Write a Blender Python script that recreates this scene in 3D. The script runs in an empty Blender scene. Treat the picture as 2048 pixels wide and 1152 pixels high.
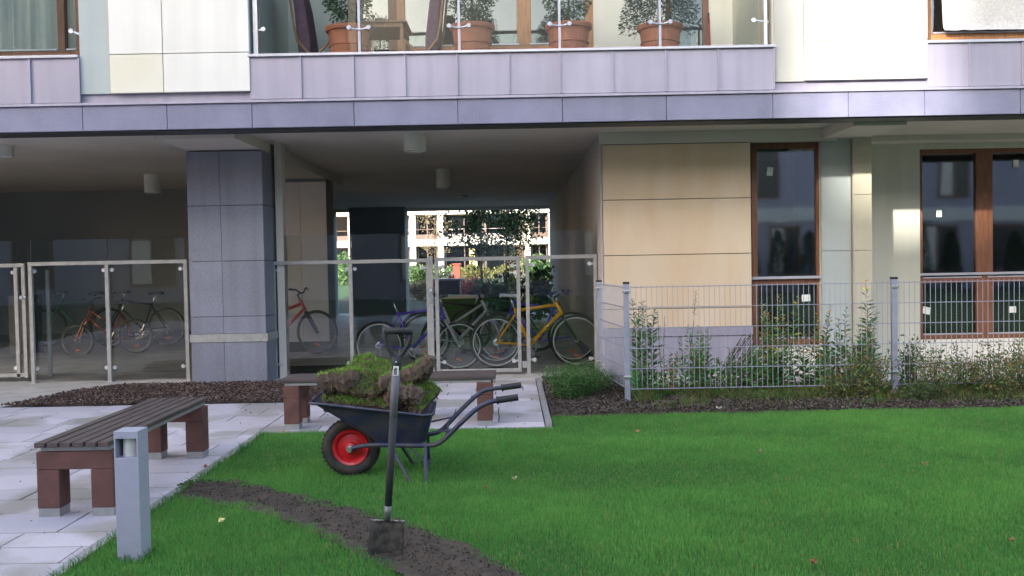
import bpy, math, random
import numpy as np
from mathutils import Vector, Matrix, noise as mn
R = math.radians
rnd = random.Random(7)
nr = np.random.default_rng(11)
scene = bpy.context.scene
COL = scene.collection

# ---------------------------------------------------------------- camera
FPX = 1850.0
CAMH = 1.38
cam = bpy.data.cameras.new('camera')
cam_o = bpy.data.objects.new('camera', cam); COL.objects.link(cam_o)
cam.sensor_width = 36; cam.lens = 36*FPX/2048; cam.clip_end = 800; cam.clip_start = .05
CM = Matrix.Rotation(R(90-1.73), 3, 'X') @ Matrix.Rotation(R(-1.06), 3, 'Z')
cam_o.matrix_world = Matrix.Translation((0, 0, CAMH)) @ CM.to_4x4()
scene.camera = cam_o
# ---------------------------------------------------------------- world, sun, exposure
SUN = Vector((0.65, 1.0, -0.36)).normalized()
w = bpy.data.worlds.new('World'); scene.world = w; w.use_nodes = True
nt = w.node_tree; nt.nodes.clear()
sky = nt.nodes.new('ShaderNodeTexSky'); sky.sky_type = 'NISHITA'; sky.sun_disc = False
elev = math.asin(-SUN.z)
sky.sun_elevation = elev
sky.sun_rotation = math.atan2(-SUN.x, -SUN.y)
sky.air_density = 1.0; sky.dust_density = 3.5; sky.ozone_density = 1.5
bg = nt.nodes.new('ShaderNodeBackground'); bg.inputs[1].default_value = .15
wo = nt.nodes.new('ShaderNodeOutputWorld')
nt.links.new(sky.outputs[0], bg.inputs[0]); nt.links.new(bg.outputs[0], wo.inputs[0])
sl = bpy.data.lights.new('sun', 'SUN'); sl.energy = 2.0; sl.angle = R(1.1); sl.color = (1, .94, .84)
so = bpy.data.objects.new('sun', sl); COL.objects.link(so)
so.rotation_euler = SUN.to_track_quat('-Z', 'Y').to_euler()
vs = scene.view_settings; vs.view_transform = 'Standard'; vs.look = 'None'; vs.gamma = 1; vs.exposure = 2.3

# ---------------------------------------------------------------- pixel -> metres on a given plane
def ray(px, py):
    return CM @ Vector(((px-1024)/FPX, (576-py)/FPX, -1))
def X(px, Y, py=520):
    d = ray(px, py); return d.x/d.y*Y
def Z(py, Y, px=1024):
    d = ray(px, py); return CAMH + d.z/d.y*Y
def G(px, py, z=0.):
    d = ray(px, py); t = (z-CAMH)/d.z
    return (d.x*t, d.y*t)

# ---------------------------------------------------------------- materials
MATS = {}
def mat(name, col, rough=.6, metal=0., var=.12, scale=8., bump=0., bscale=60., spec=.5, col2=None, stretch=None, emis=None, coat=0, detail=4, trans=0.):
    if name in MATS: return MATS[name]
    m = bpy.data.materials.new(name); m.use_nodes = True; MATS[name] = m
    n = m.node_tree.nodes; l = m.node_tree.links
    b = n['Principled BSDF']
    b.inputs['Roughness'].default_value = rough; b.inputs['Metallic'].default_value = metal
    b.inputs['Specular IOR Level'].default_value = spec
    if coat: b.inputs['Coat Weight'].default_value = coat
    tc = n.new('ShaderNodeTexCoord'); mp = n.new('ShaderNodeMapping')
    l.new(tc.outputs['Object'], mp.inputs[0])
    if stretch: mp.inputs['Scale'].default_value = stretch
    ns = n.new('ShaderNodeTexNoise'); ns.inputs['Scale'].default_value = scale; ns.inputs['Detail'].default_value = detail
    l.new(mp.outputs[0], ns.inputs['Vector'])
    rp = n.new('ShaderNodeValToRGB')
    c1 = [max(0, c*(1-var)) for c in col]; c2 = [min(1, c*(1+var)) for c in (col2 or col)]
    if col2: c1 = list(col); c2 = list(col2)
    rp.color_ramp.elements[0].position = .32; rp.color_ramp.elements[1].position = .68
    rp.color_ramp.elements[0].color = c1+[1]; rp.color_ramp.elements[1].color = c2+[1]
    l.new(ns.outputs['Fac'], rp.inputs[0])
    l.new(rp.outputs[0], b.inputs['Base Color'])
    if bump:
        n2 = n.new('ShaderNodeTexNoise'); n2.inputs['Scale'].default_value = bscale; n2.inputs['Detail'].default_value = 5
        l.new(mp.outputs[0], n2.inputs['Vector'])
        bp = n.new('ShaderNodeBump'); bp.inputs['Strength'].default_value = bump; bp.inputs['Distance'].default_value = .01
        l.new(n2.outputs['Fac'], bp.inputs['Height']); l.new(bp.outputs[0], b.inputs['Normal'])
    if emis:
        b.inputs['Emission Color'].default_value = list(emis[0])+[1]; b.inputs['Emission Strength'].default_value = emis[1]
    return m
def vary(m, amt):
    # every separate panel comes out a slightly different tone
    n = m.node_tree.nodes; l = m.node_tree.links; b = n['Principled BSDF']
    src = b.inputs['Base Color'].links[0].from_socket
    oi = n.new('ShaderNodeObjectInfo'); mr = n.new('ShaderNodeMapRange'); mr.inputs[3].default_value = 1-amt; mr.inputs[4].default_value = 1+amt
    l.new(oi.outputs['Random'], mr.inputs[0]); hs = n.new('ShaderNodeHueSaturation')
    l.new(mr.outputs[0], hs.inputs['Value']); l.new(src, hs.inputs['Color']); l.new(hs.outputs[0], b.inputs['Base Color'])
    return m
def streaks(m, dark, amt, sx=9., sz=.5):
    # rain streaks and grime running down the face
    n = m.node_tree.nodes; l = m.node_tree.links; b = n['Principled BSDF']
    src = b.inputs['Base Color'].links[0].from_socket; tc = [q for q in n if q.type == 'TEX_COORD'][0]
    mp = n.new('ShaderNodeMapping'); mp.inputs['Scale'].default_value = (sx, sx, sz); l.new(tc.outputs['Object'], mp.inputs[0])
    ns = n.new('ShaderNodeTexNoise'); ns.inputs['Scale'].default_value = 1.; ns.inputs['Detail'].default_value = 7; l.new(mp.outputs[0], ns.inputs['Vector'])
    rp = n.new('ShaderNodeValToRGB'); rp.color_ramp.elements[0].position = .45; rp.color_ramp.elements[1].position = .72
    rp.color_ramp.elements[0].color = (0, 0, 0, 1); rp.color_ramp.elements[1].color = (amt, amt, amt, 1); l.new(ns.outputs['Fac'], rp.inputs[0])
    mx = n.new('ShaderNodeMix'); mx.data_type = 'RGBA'; l.new(rp.outputs[0], mx.inputs[0]); l.new(src, mx.inputs[6]); mx.inputs[7].default_value = list(dark)+[1]
    l.new(mx.outputs[2], b.inputs['Base Color']); return m
def speckle(m, scale, dark, amt):
    # second finer layer of colour: stone grain, stains
    n = m.node_tree.nodes; l = m.node_tree.links; b = n['Principled BSDF']
    src = b.inputs['Base Color'].links[0].from_socket
    mp = [q for q in n if q.type == 'MAPPING'][0]
    ns = n.new('ShaderNodeTexNoise'); ns.inputs['Scale'].default_value = scale; ns.inputs['Detail'].default_value = 6
    l.new(mp.outputs[0], ns.inputs['Vector'])
    rp = n.new('ShaderNodeValToRGB'); rp.color_ramp.elements[0].position = .42; rp.color_ramp.elements[1].position = .62
    rp.color_ramp.elements[0].color = (0, 0, 0, 1); rp.color_ramp.elements[1].color = (amt, amt, amt, 1)
    l.new(ns.outputs['Fac'], rp.inputs[0])
    mx = n.new('ShaderNodeMix'); mx.data_type = 'RGBA'
    l.new(rp.outputs[0], mx.inputs[0]); l.new(src, mx.inputs[6]); mx.inputs[7].default_value = list(dark)+[1]
    l.new(mx.outputs[2], b.inputs['Base Color'])
    return m
def attrmat(name, rough=.7, trans=0., bump=0.):
    # colour from the 'tint' attribute of the mesh, one colour per leaf / blade / slab
    if name in MATS: return MATS[name]
    m = bpy.data.materials.new(name); m.use_nodes = True; MATS[name] = m
    n = m.node_tree.nodes; l = m.node_tree.links; b = n['Principled BSDF']
    a = n.new('ShaderNodeAttribute'); a.attribute_name = 'tint'
    l.new(a.outputs['Color'], b.inputs['Base Color']); b.inputs['Roughness'].default_value = rough
    b.inputs['Specular IOR Level'].default_value = .3
    if trans:
        t = n.new('ShaderNodeBsdfTranslucent'); l.new(a.outputs['Color'], t.inputs[0])
        mx = n.new('ShaderNodeMixShader'); mx.inputs[0].default_value = trans
        l.new(b.outputs[0], mx.inputs[1]); l.new(t.outputs[0], mx.inputs[2])
        l.new(mx.outputs[0], n['Material Output'].inputs[0])
    return m
def glassmat(name, ior=1.5, tint=(1, 1, 1), gloss=(1, 1, 1), rough=0.0, wav=0.):
    m = bpy.data.materials.new(name); m.use_nodes = True; MATS[name] = m
    n = m.node_tree.nodes; l = m.node_tree.links
    n.remove(n['Principled BSDF'])
    t = n.new('ShaderNodeBsdfTransparent'); t.inputs[0].default_value = list(tint)+[1]
    g = n.new('ShaderNodeBsdfGlossy'); g.inputs[0].default_value = list(gloss)+[1]; g.inputs['Roughness'].default_value = rough
    f = n.new('ShaderNodeFresnel'); f.inputs[0].default_value = ior
    if wav:
        tc = n.new('ShaderNodeTexCoord'); ns = n.new('ShaderNodeTexNoise'); ns.inputs['Scale'].default_value = 1.2
        bp = n.new('ShaderNodeBump'); bp.inputs['Strength'].default_value = wav; bp.inputs['Distance'].default_value = .02
        l.new(tc.outputs['Object'], ns.inputs['Vector']); l.new(ns.outputs['Fac'], bp.inputs['Height'])
        l.new(bp.outputs[0], g.inputs['Normal'])
    mx = n.new('ShaderNodeMixShader')
    l.new(f.outputs[0], mx.inputs[0]); l.new(t.outputs[0], mx.inputs[1]); l.new(g.outputs[0], mx.inputs[2])
    l.new(mx.outputs[0], n['Material Output'].inputs[0])
    return m

# ---------------------------------------------------------------- mesh builder
class MB:
    def __init__(s): s.v = []; s.f = []; s.t = None
    def add(s, vs, fs):
        o = len(s.v); s.v += [tuple(p) for p in vs]; s.f += [tuple(i+o for i in q) for q in fs]; return s
    def box(s, x0, x1, y0, y1, z0, z1):
        return s.add([(x0,y0,z0),(x1,y0,z0),(x1,y1,z0),(x0,y1,z0),(x0,y0,z1),(x1,y0,z1),(x1,y1,z1),(x0,y1,z1)],
              [(0,3,2,1),(4,5,6,7),(0,1,5,4),(1,2,6,5),(2,3,7,6),(3,0,4,7)])
    def tube(s, pts, r, n=8, caps=True):
        pts = [Vector(p) for p in pts]; k = len(pts)
        rr = r if isinstance(r, (list, tuple)) else [r]*k
        vs = []; fs = []; ref = None
        for i, p in enumerate(pts):
            a = pts[max(0, i-1)]; b = pts[min(k-1, i+1)]; d = (b-a)
            d = d.normalized() if d.length > 1e-9 else Vector((0, 0, 1))
            if ref is None: ref = Vector((0,0,1)) if abs(d.z) < .9 else Vector((1,0,0))
            u = d.cross(ref).normalized(); q = u.cross(d).normalized(); ref = q
            for j in range(n):
                t = 2*math.pi*(j+.5)/n
                vs.append(p + (u*math.cos(t)+q*math.sin(t))*rr[i])
        for i in range(k-1):
            for j in range(n):
                fs.append((i*n+j, i*n+(j+1) % n, (i+1)*n+(j+1) % n, (i+1)*n+j))
        if caps: fs.append(tuple(range(n-1, -1, -1))); fs.append(tuple((k-1)*n+j for j in range(n)))
        return s.add(vs, fs)
    def lathe(s, prof, c=(0,0,0), n=24, axis='Z'):
        # prof: (radius, height) list
        vs = []; fs = []; k = len(prof)
        for r, h in prof:
            for j in range(n):
                t = 2*math.pi*j/n; a, b = r*math.cos(t), r*math.sin(t)
                p = (a, b, h) if axis == 'Z' else ((a, h, b) if axis == 'Y' else (h, a, b))
                vs.append((p[0]+c[0], p[1]+c[1], p[2]+c[2]))
        for i in range(k-1):
            for j in range(n):
                q = (i*n+j, i*n+(j+1) % n, (i+1)*n+(j+1) % n, (i+1)*n+j)
                fs.append(q if axis != 'Y' else q[::-1])
        return s.add(vs, fs)
    def torus(s, c, R_, r, n=40, m=8, axis='Y'):
        return s.lathe([(R_+r*math.cos(2*math.pi*i/m), r*math.sin(2*math.pi*i/m)) for i in range(m+1)], c, n, axis)
    def prism(s, poly, y0, y1, plane='XZ'):
        k = len(poly)
        if plane == 'XZ': vs = [(a, y0, b) for a, b in poly]+[(a, y1, b) for a, b in poly]
        else: vs = [(a, b, y0) for a, b in poly]+[(a, b, y1) for a, b in poly]
        fs = [tuple(range(k)), tuple(range(2*k-1, k-1, -1))]+[(i, k+i, k+(i+1) % k, (i+1) % k) for i in range(k)]
        return s.add(vs, fs)
    def rot(s, M_):
        s.v = [tuple(M_ @ Vector(p)) for p in s.v]; return s
    def build(s, name, m, parent=None, bevel=0., smooth=False, loc=None, **kw):
        me = bpy.data.meshes.new(name); me.from_pydata(s.v, [], s.f); me.update()
        if smooth: me.polygons.foreach_set('use_smooth', [True]*len(me.polygons))
        if s.t is not None:
            at = me.color_attributes.new('tint', 'FLOAT_COLOR', 'CORNER' if False else 'POINT')
            at.data.foreach_set('color', np.asarray(s.t, dtype=np.float32).ravel())
        me.materials.append(m)
        return link(name, me, parent, bevel, loc, **kw)
def link(name, me, parent=None, bevel=0., loc=None, label=None, cat=None, group=None, kind=None):
    o = bpy.data.objects.new(name, me); COL.objects.link(o)
    if parent is not None: o.parent = parent
    if loc is not None: o.location = loc
    if bevel:
        b = o.modifiers.new('bevel', 'BEVEL'); b.width = bevel; b.segments = 2; b.limit_method = 'ANGLE'
    tag(o, label, cat, group, kind)
    return o
def tag(o, label=None, cat=None, group=None, kind=None):
    if label: o['label'] = label
    if cat: o['category'] = cat
    if group: o['group'] = group
    if kind: o['kind'] = kind
    return o
def empty(name, loc=(0,0,0), rz=0., label=None, cat=None, group=None):
    o = bpy.data.objects.new(name, None); COL.objects.link(o); o.location = loc; o.rotation_euler = (0, 0, rz)
    o.empty_display_size = .1
    return tag(o, label, cat, group)
def copy_tree(o, parent=None):
    c = o.copy(); COL.objects.link(c); c.parent = parent
    for ch in list(o.children): copy_tree(ch, c)
    return c
def inside(poly, xs, ys):
    xs = np.asarray(xs); ys = np.asarray(ys); r = np.zeros(xs.shape, bool); k = len(poly)
    for i in range(k):
        x0, y0 = poly[i]; x1, y1 = poly[(i+1) % k]
        if y0 == y1: continue
        c = ((y0 > ys) != (y1 > ys)) & (xs < (x1-x0)*(ys-y0)/(y1-y0)+x0)
        r ^= c
    return r
def npmesh(name, V, F, m, parent=None, tint=None, **kw):
    # V (n,3), F (k,3 or 4)
    me = bpy.data.meshes.new(name); n = len(V); k = len(F); c = F.shape[1]
    me.vertices.add(n); me.vertices.foreach_set('co', V.astype(np.float32).ravel())
    me.loops.add(k*c); me.loops.foreach_set('vertex_index', F.astype(np.int32).ravel())
    me.polygons.add(k); me.polygons.foreach_set('loop_start', np.arange(k, dtype=np.int32)*c)
    me.update(calc_edges=True); me.validate()
    if tint is not None:
        at = me.color_attributes.new('tint', 'FLOAT_COLOR', 'POINT')
        t = np.ones((n, 4), np.float32); t[:, :3] = tint; at.data.foreach_set('color', t.ravel())
    me.materials.append(m)
    return link(name, me, parent, **kw)
def blades(name, base, nrm, h, wd, tint, m, parent=None, lean=.35, **kw):
    # one curved two-segment blade per base point (all triangles)
    n = len(base); a = nr.uniform(0, 2*np.pi, n)
    side = np.stack([np.cos(a), np.sin(a), np.zeros(n)], 1)
    b = nr.uniform(0, 2*np.pi, n); ln = nr.uniform(.05, lean, n)
    ld = np.stack([np.cos(b), np.sin(b), np.zeros(n)], 1)*ln[:, None]
    h = h[:, None]; w_ = wd[:, None]/2
    V = np.empty((n, 5, 3)); V[:, 0] = base-side*w_; V[:, 1] = base+side*w_
    mid = base+nrm*h*.55+ld*h*.35
    V[:, 2] = mid-side*w_*.8; V[:, 3] = mid+side*w_*.8; V[:, 4] = base+nrm*h*.95+ld*h*1.2
    i = (np.arange(n)*5)[:, None]
    F = np.concatenate([i+np.array([[0, 1, 3]]), i+np.array([[0, 3, 2]]), i+np.array([[2, 3, 4]])], 0)
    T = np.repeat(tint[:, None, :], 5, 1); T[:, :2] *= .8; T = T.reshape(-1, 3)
    return npmesh(name, V.reshape(-1, 3), F, m, parent, T, **kw)
def leafcloud(name, cen, size, tint, m, parent=None, up=.3, aspect=.5, dirs=None, **kw):
    # one folded diamond leaf per centre
    n = len(cen)
    d = nr.normal(size=(n, 3)) if dirs is None else dirs+nr.normal(size=(n, 3))*.25
    d[:, 2] += up; d /= np.linalg.norm(d, axis=1)[:, None]
    r = nr.normal(size=(n, 3)); s = np.cross(d, r); s /= np.linalg.norm(s, axis=1)[:, None]+1e-9
    nn = np.cross(d, s); L = size[:, None]; W = L*aspect/2
    V = np.empty((n, 4, 3)); V[:, 0] = cen; V[:, 2] = cen+d*L
    V[:, 1] = cen+d*L*.45+s*W+nn*W*.35; V[:, 3] = cen+d*L*.45-s*W+nn*W*.35
    i = (np.arange(n)*4)[:, None]
    F = np.concatenate([i+np.array([[0, 1, 2]]), i+np.array([[0, 2, 3]])], 0)
    return npmesh(name, V.reshape(-1, 3), F, m, parent, np.repeat(tint, 4, 0), **kw)
def tints(n, cols, j=.25):
    c = np.array(cols)[nr.integers(0, len(cols), n)]
    return np.clip(c*nr.uniform(1-j, 1+j, (n, 1)), 0, 1)

# ---------------------------------------------------------------- shared materials
M = {}
M['zinc'] = mat('zinc_cladding', (.36,.335,.42), .42, .25, .07, 1.3, .04, 3., spec=.4)
M['zinc_cap'] = mat('zinc_cap', (.52,.51,.56), .35, .4, .06, 4.)
M['granite'] = speckle(mat('grey_granite', (.175,.178,.265), .6, 0, .14, 3., .05, 200.), 90, (.25,.25,.37), .5)
M['granite_dark'] = speckle(mat('dark_granite_column', (.17,.18,.235), .55, 0, .1, 2., .05, 200.), 80, (.25,.26,.33), .45)
M['beige'] = mat('yellow_sandstone', (.61,.475,.34), .75, 0, .1, 1.1, .04, 120., col2=(.65,.54,.42), stretch=(2.2, 1, .55), detail=7)
M['cream'] = mat('cream_stone', (.66,.62,.49), .7, 0, .05, 2., .03, 120., col2=(.70,.67,.58))
M['whitep'] = mat('white_stone', (.74,.72,.68), .7, 0, .04, 2., .03, 120.)
M['greyp'] = mat('grey_green_render', (.39,.43,.43), .8, 0, .05, 2., .05, 150.)
M['render'] = mat('cream_render', (.56,.56,.49), .85, 0, .05, 1.2, .06, 180.)
M['soffit'] = mat('soffit_plaster', (.60,.56,.51), .9, 0, .06, .8, .05, 60.)
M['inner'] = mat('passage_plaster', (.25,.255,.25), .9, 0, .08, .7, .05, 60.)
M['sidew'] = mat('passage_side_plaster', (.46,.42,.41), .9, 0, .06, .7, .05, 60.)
M['pinkp'] = mat('passage_cladding', (.62,.58,.58), .7, 0, .06, 1., .03, 60.)
for k_, a_ in (('zinc', .05), ('granite', .05), ('granite_dark', .06), ('beige', .03), ('whitep', .02)): vary(M[k_], a_)
streaks(M['zinc'], (.24,.23,.29), .45, 7, .6); streaks(M['whitep'], (.55,.53,.48), .35, 5, .4); streaks(M['beige'], (.54,.36,.19), .45, 3.2, .8)
streaks(M['granite_dark'], (.10,.105,.12), .4, 6, .5); streaks(M['granite'], (.24,.24,.33), .5, 4, 2.); streaks(M['greyp'], (.27,.29,.28), .3, 6, .3); streaks(M['render'], (.42,.41,.35), .3, 5, .3)
M['joint'] = mat('dark_joint', (.03,.03,.032), .8)
M['darkmetal'] = mat('dark_metal', (.07,.072,.08), .5, .4)
M['steel'] = mat('galvanised_steel', (.32,.32,.32), .5, .3, .12, 14.)
M['alu'] = mat('brushed_fittings', (.72,.72,.74), .3, .6)
M['fence'] = mat('galvanised_fence', (.34,.35,.44), .4, .4, .1, 10.)
M['rail'] = mat('railing_metal', (.40,.41,.48), .4, .4, .05, 10.)
M['wood'] = mat('brown_window_wood', (.19,.075,.038), .45, 0, .25, 5., .05, 60., stretch=(8, 8, 1))
M['oak'] = mat('golden_window_wood', (.42,.20,.08), .45, 0, .2, 5., .05, 60., stretch=(8, 8, 1))
M['glass'] = glassmat('window_glass', 2.5, (.55,.58,.57), rough=.035, wav=.05)
M['bglass'] = glassmat('balcony_glass', 1.18, (.86,.9,.9))
M['gglass'] = glassmat('gate_glass', 1.55, (.90,.93,.92))
M['mirrorg'] = glassmat('balcony_window_glass', 1.9, (.35,.37,.37), wav=.02)
M['bglass2'] = glassmat('curtained_window_glass', 1.35, (.93,.95,.94))
M['room'] = mat('room_dark', (.22,.21,.20), .9)
M['curtain'] = mat('curtain_cloth', (.82,.76,.69), .9, 0, .15, 2.5, stretch=(14, 1, .6))
M['concrete'] = speckle(mat('passage_floor_concrete', (.46,.43,.41), .6, 0, .10, 1.2, .06, 50.), 3.5, (.26,.24,.22), .5)
M['soil'] = speckle(mat('dark_soil', (.052,.038,.029), .95, 0, .35, 9., .5, 60.), 30, (.08,.06,.046), .6)
M['lawnbase'] = mat('lawn_base', (.045,.10,.025), .95, 0, .3, 10.)
M['grass'] = attrmat('grass_blades', .55, .35)
M['leaf'] = attrmat('leaves', .5, .3)
M['slab'] = None
M['plastic_black'] = mat('black_rubber', (.018,.018,.02), .6, 0, .2, 20.)
M['tyre'] = speckle(mat('tyre_rubber', (.025,.024,.024), .75, 0, .25, 30., .1, 80.), 18, (.08,.06,.045), .5)
M['chrome'] = mat('bright_metal', (.75,.75,.76), .25, .9)
M['terracotta'] = mat('terracotta', (.50,.17,.09), .65, 0, .12, 6., .05, 60.)
M['bark'] = mat('bark', (.09,.07,.055), .9, 0, .3, 12., .5, 40.)
M['stem'] = mat('plant_stem', (.10,.11,.04), .7, 0, .2, 10.)
M['white'] = mat('white_paint', (.74,.74,.72), .5, 0, .03)
# ================================================================ GROUND
def sheet(name, poly, z, m, kind='structure', thick=.03):
    return MB().prism(poly, z-thick, z, 'XY').build(name, m, kind=kind)
MB().box(-160, 160, -60, 260, -.3, -.06).build('ground', mat('far_ground', (.05,.07,.03), .95, 0, .3, .3), kind='structure')
sheet('lawn', [(-2.05,-13),(16,-13),(16,8.12),(.32,8.12),(.32,7.58),(-2.05,7.58)], -.012, M['lawnbase'])
sheet('passage_floor', [(-14,9.22),(-5.15,9.22),(-4.88,10.3),(-4.55,10.72),(-.93,10.72),(-.93,10.78),(1.07,10.78),(1.07,25.3),(-14,25.3)], 0.0, M['concrete'], thick=.05)
# soil beds: lumpy grids
def soilbed(name, poly, step, amp, z0, m, kind='structure', extra=None):
    xs = [p[0] for p in poly]; ys = [p[1] for p in poly]
    nx = int((max(xs)-min(xs))/step)+2; ny = int((max(ys)-min(ys))/step)+2
    gx, gy = np.meshgrid(min(xs)+np.arange(nx)*step, min(ys)+np.arange(ny)*step)
    gz = np.array([[z0+amp*(mn.noise(Vector((x*6, y*6, 3)))+.6*mn.noise(Vector((x*17, y*17, 9)))+.35*mn.noise(Vector((x*43, y*43, 1)))) for x, y in zip(rx, ry)] for rx, ry in zip(gx, gy)])
    if extra is not None: gz += extra(gx, gy)
    V = np.stack([gx, gy, gz], 2).reshape(-1, 3)
    cx = gx[:-1, :-1]+step/2; cy = gy[:-1, :-1]+step/2
    ok = inside(poly, cx, cy); ii, jj = np.nonzero(ok)
    F = np.stack([ii*nx+jj, ii*nx+jj+1, (ii+1)*nx+jj+1, (ii+1)*nx+jj], 1)
    o = npmesh(name, V, F, m, kind=kind)
    o.data.polygons.foreach_set('use_smooth', np.ones(len(o.data.polygons), bool))
    return o
bedA = [(-5.13,9.195),(-4.86,10.3),(-4.53,10.70),(-.95,10.70),(-.95,9.195)]
soilbed('mulch_bed', bedA, .03, .022, .012, speckle(mat('mulch_soil', (.05,.033,.028), .95, 0, .3, 18., .6, 60.), 40, (.11,.075,.065), .6), extra=lambda gx, gy: -.05*np.exp(-np.maximum(gy-9.2, 0)/.06))
bedB = [(.325,8.06),(12,8.06),(12,9.75),(1.35,9.75),(1.35,10.66),(.325,10.66)]
soilbed('planting_bed', bedB, .03, .03, .02, M['soil'], extra=lambda gx, gy: -.065*np.exp(-np.maximum(gy-8.07, 0)/.06)*(gx > .2))
# trench cut through the lawn
TR = [G(*p) for p in [(352,975),(400,962),(470,968),(560,990),(640,1008),(700,1022),(760,1038),(830,1058),(880,1080),(940,1104),(1000,1134),(1050,1162),(1100,1200),(1000,1260),(900,1200),(830,1150),(760,1112),(700,1086),(640,1058),(600,1040),(540,1022),(480,1008),(420,1000),(350,990)]]
TR2 = [(x+(.12 if 0 else 0), y+(.07 if i < 12 else (-.09 if i > 14 else 0))) for i, (x, y) in enumerate(TR)]
def trdip(gx, gy):
    return np.zeros_like(gx)
soilbed('soil_trench', [(x, y) for x, y in TR2], .02, .020, .004, M['soil'])

# paving slabs
slabm = attrmat('paving_slabs', .45)
n = slabm.node_tree.nodes; l = slabm.node_tree.links
tc = n.new('ShaderNodeTexCoord'); ns = n.new('ShaderNodeTexNoise'); ns.inputs['Scale'].default_value = 1.5; ns.inputs['Detail'].default_value = 7
rp = n.new('ShaderNodeValToRGB'); rp.color_ramp.elements[0].position = .50; rp.color_ramp.elements[1].position = .60
rp.color_ramp.elements[0].color = (0,0,0,1); rp.color_ramp.elements[1].color = (.75,.75,.75,1)
l.new(tc.outputs['Object'], ns.inputs['Vector']); l.new(ns.outputs['Fac'], rp.inputs[0])
mx = n.new('ShaderNodeMix'); mx.data_type = 'RGBA'; l.new(rp.outputs[0], mx.inputs[0])
l.new([q for q in n if q.type == 'ATTRIBUTE'][0].outputs['Color'], mx.inputs[6]); mx.inputs[7].default_value = (.36,.33,.29,1)
n3 = n.new('ShaderNodeTexNoise'); n3.inputs['Scale'].default_value = 90; n3.inputs['Detail'].default_value = 4
l.new(tc.outputs['Object'], n3.inputs['Vector'])
m3 = n.new('ShaderNodeMix'); m3.data_type = 'RGBA'; m3.blend_type = 'MULTIPLY'; m3.inputs[0].default_value = .25
l.new(mx.outputs[2], m3.inputs[6]); l.new(n3.outputs['Fac'], m3.inputs[7])
l.new(m3.outputs[2], n['Principled BSDF'].inputs['Base Color'])
mr = n.new('ShaderNodeMapRange'); mr.inputs[3].default_value = .5; mr.inputs[4].default_value = .28
l.new(rp.outputs[0], mr.inputs[0]); l.new(mr.outputs[0], n['Principled BSDF'].inputs['Roughness'])
pv = MB(); pv.t = []
def slabs(x0, x1, y0, y1, seed):
    r = random.Random(seed); y = y0
    while y < y1-.02:
        h = r.choice([.25, .25, .40, .40, .30]); h = min(h, y1-y)
        if y1-(y+h) < .1: h = y1-y
        x = x0 - r.uniform(0, .4)
        while x < x1-.01:
            ww = r.choice([.40, .50, .60, .60, .80]); a = max(x, x0); b = min(x+ww, x1)
            if b-a > .03:
                dz = r.uniform(-.0015, .0015); g = .0055
                pv.box(a+g, b-g, y+g, y+h-g, -.03, dz)
                c = r.uniform(.76, 1.0); t = (.70*c, .635*c, .70*c, 1); pv.t += [t]*8
            x += ww
        y += h
slabs(-9, -2.115, -1, 9.20, 3)
slabs(-2.115, .255, 7.60, 9.20, 4)
slabs(-.93, .255, 9.20, 10.74, 5)
pv.build('paving', slabm, kind='structure')
sheet('paving_joint_sand', [(-9,-1),(-2.115,-1),(-2.115,7.60),(.255,7.60),(.255,10.74),(-.93,10.74),(-.93,9.2),(-9,9.2)], -.007, mat('joint_sand', (.05,.045,.04), .95))
kb = MB()
yy = -1.
while yy < 7.5:
    kb.box(-2.112, -2.052, yy+.003, min(yy+1., 7.6)-.003, -.1, .006); yy += 1.
yy = 7.7
while yy < 10.7:
    kb.box(.260, .315, yy+.003, min(yy+1., 10.7)-.003, -.1, .012); yy += 1.
xx = -2.05
while xx < .3:
    kb.box(xx+.003, min(xx+1., .315)-.003, 7.56, 7.597, -.1, .002); xx += 1.
kb.build('kerb', speckle(mat('kerb_concrete', (.30,.29,.30), .8, 0, .1, 5., .1, 80.), 30, (.18,.17,.16), .5), kind='structure', bevel=.003)
# light terrace beside the ground floor flat
MB().box(1.37, 12, 9.77, 11.9, -.05, .012).build('terrace', mat('terrace_slab', (.52,.49,.44), .7, 0, .08, 2.), kind='structure')

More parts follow.
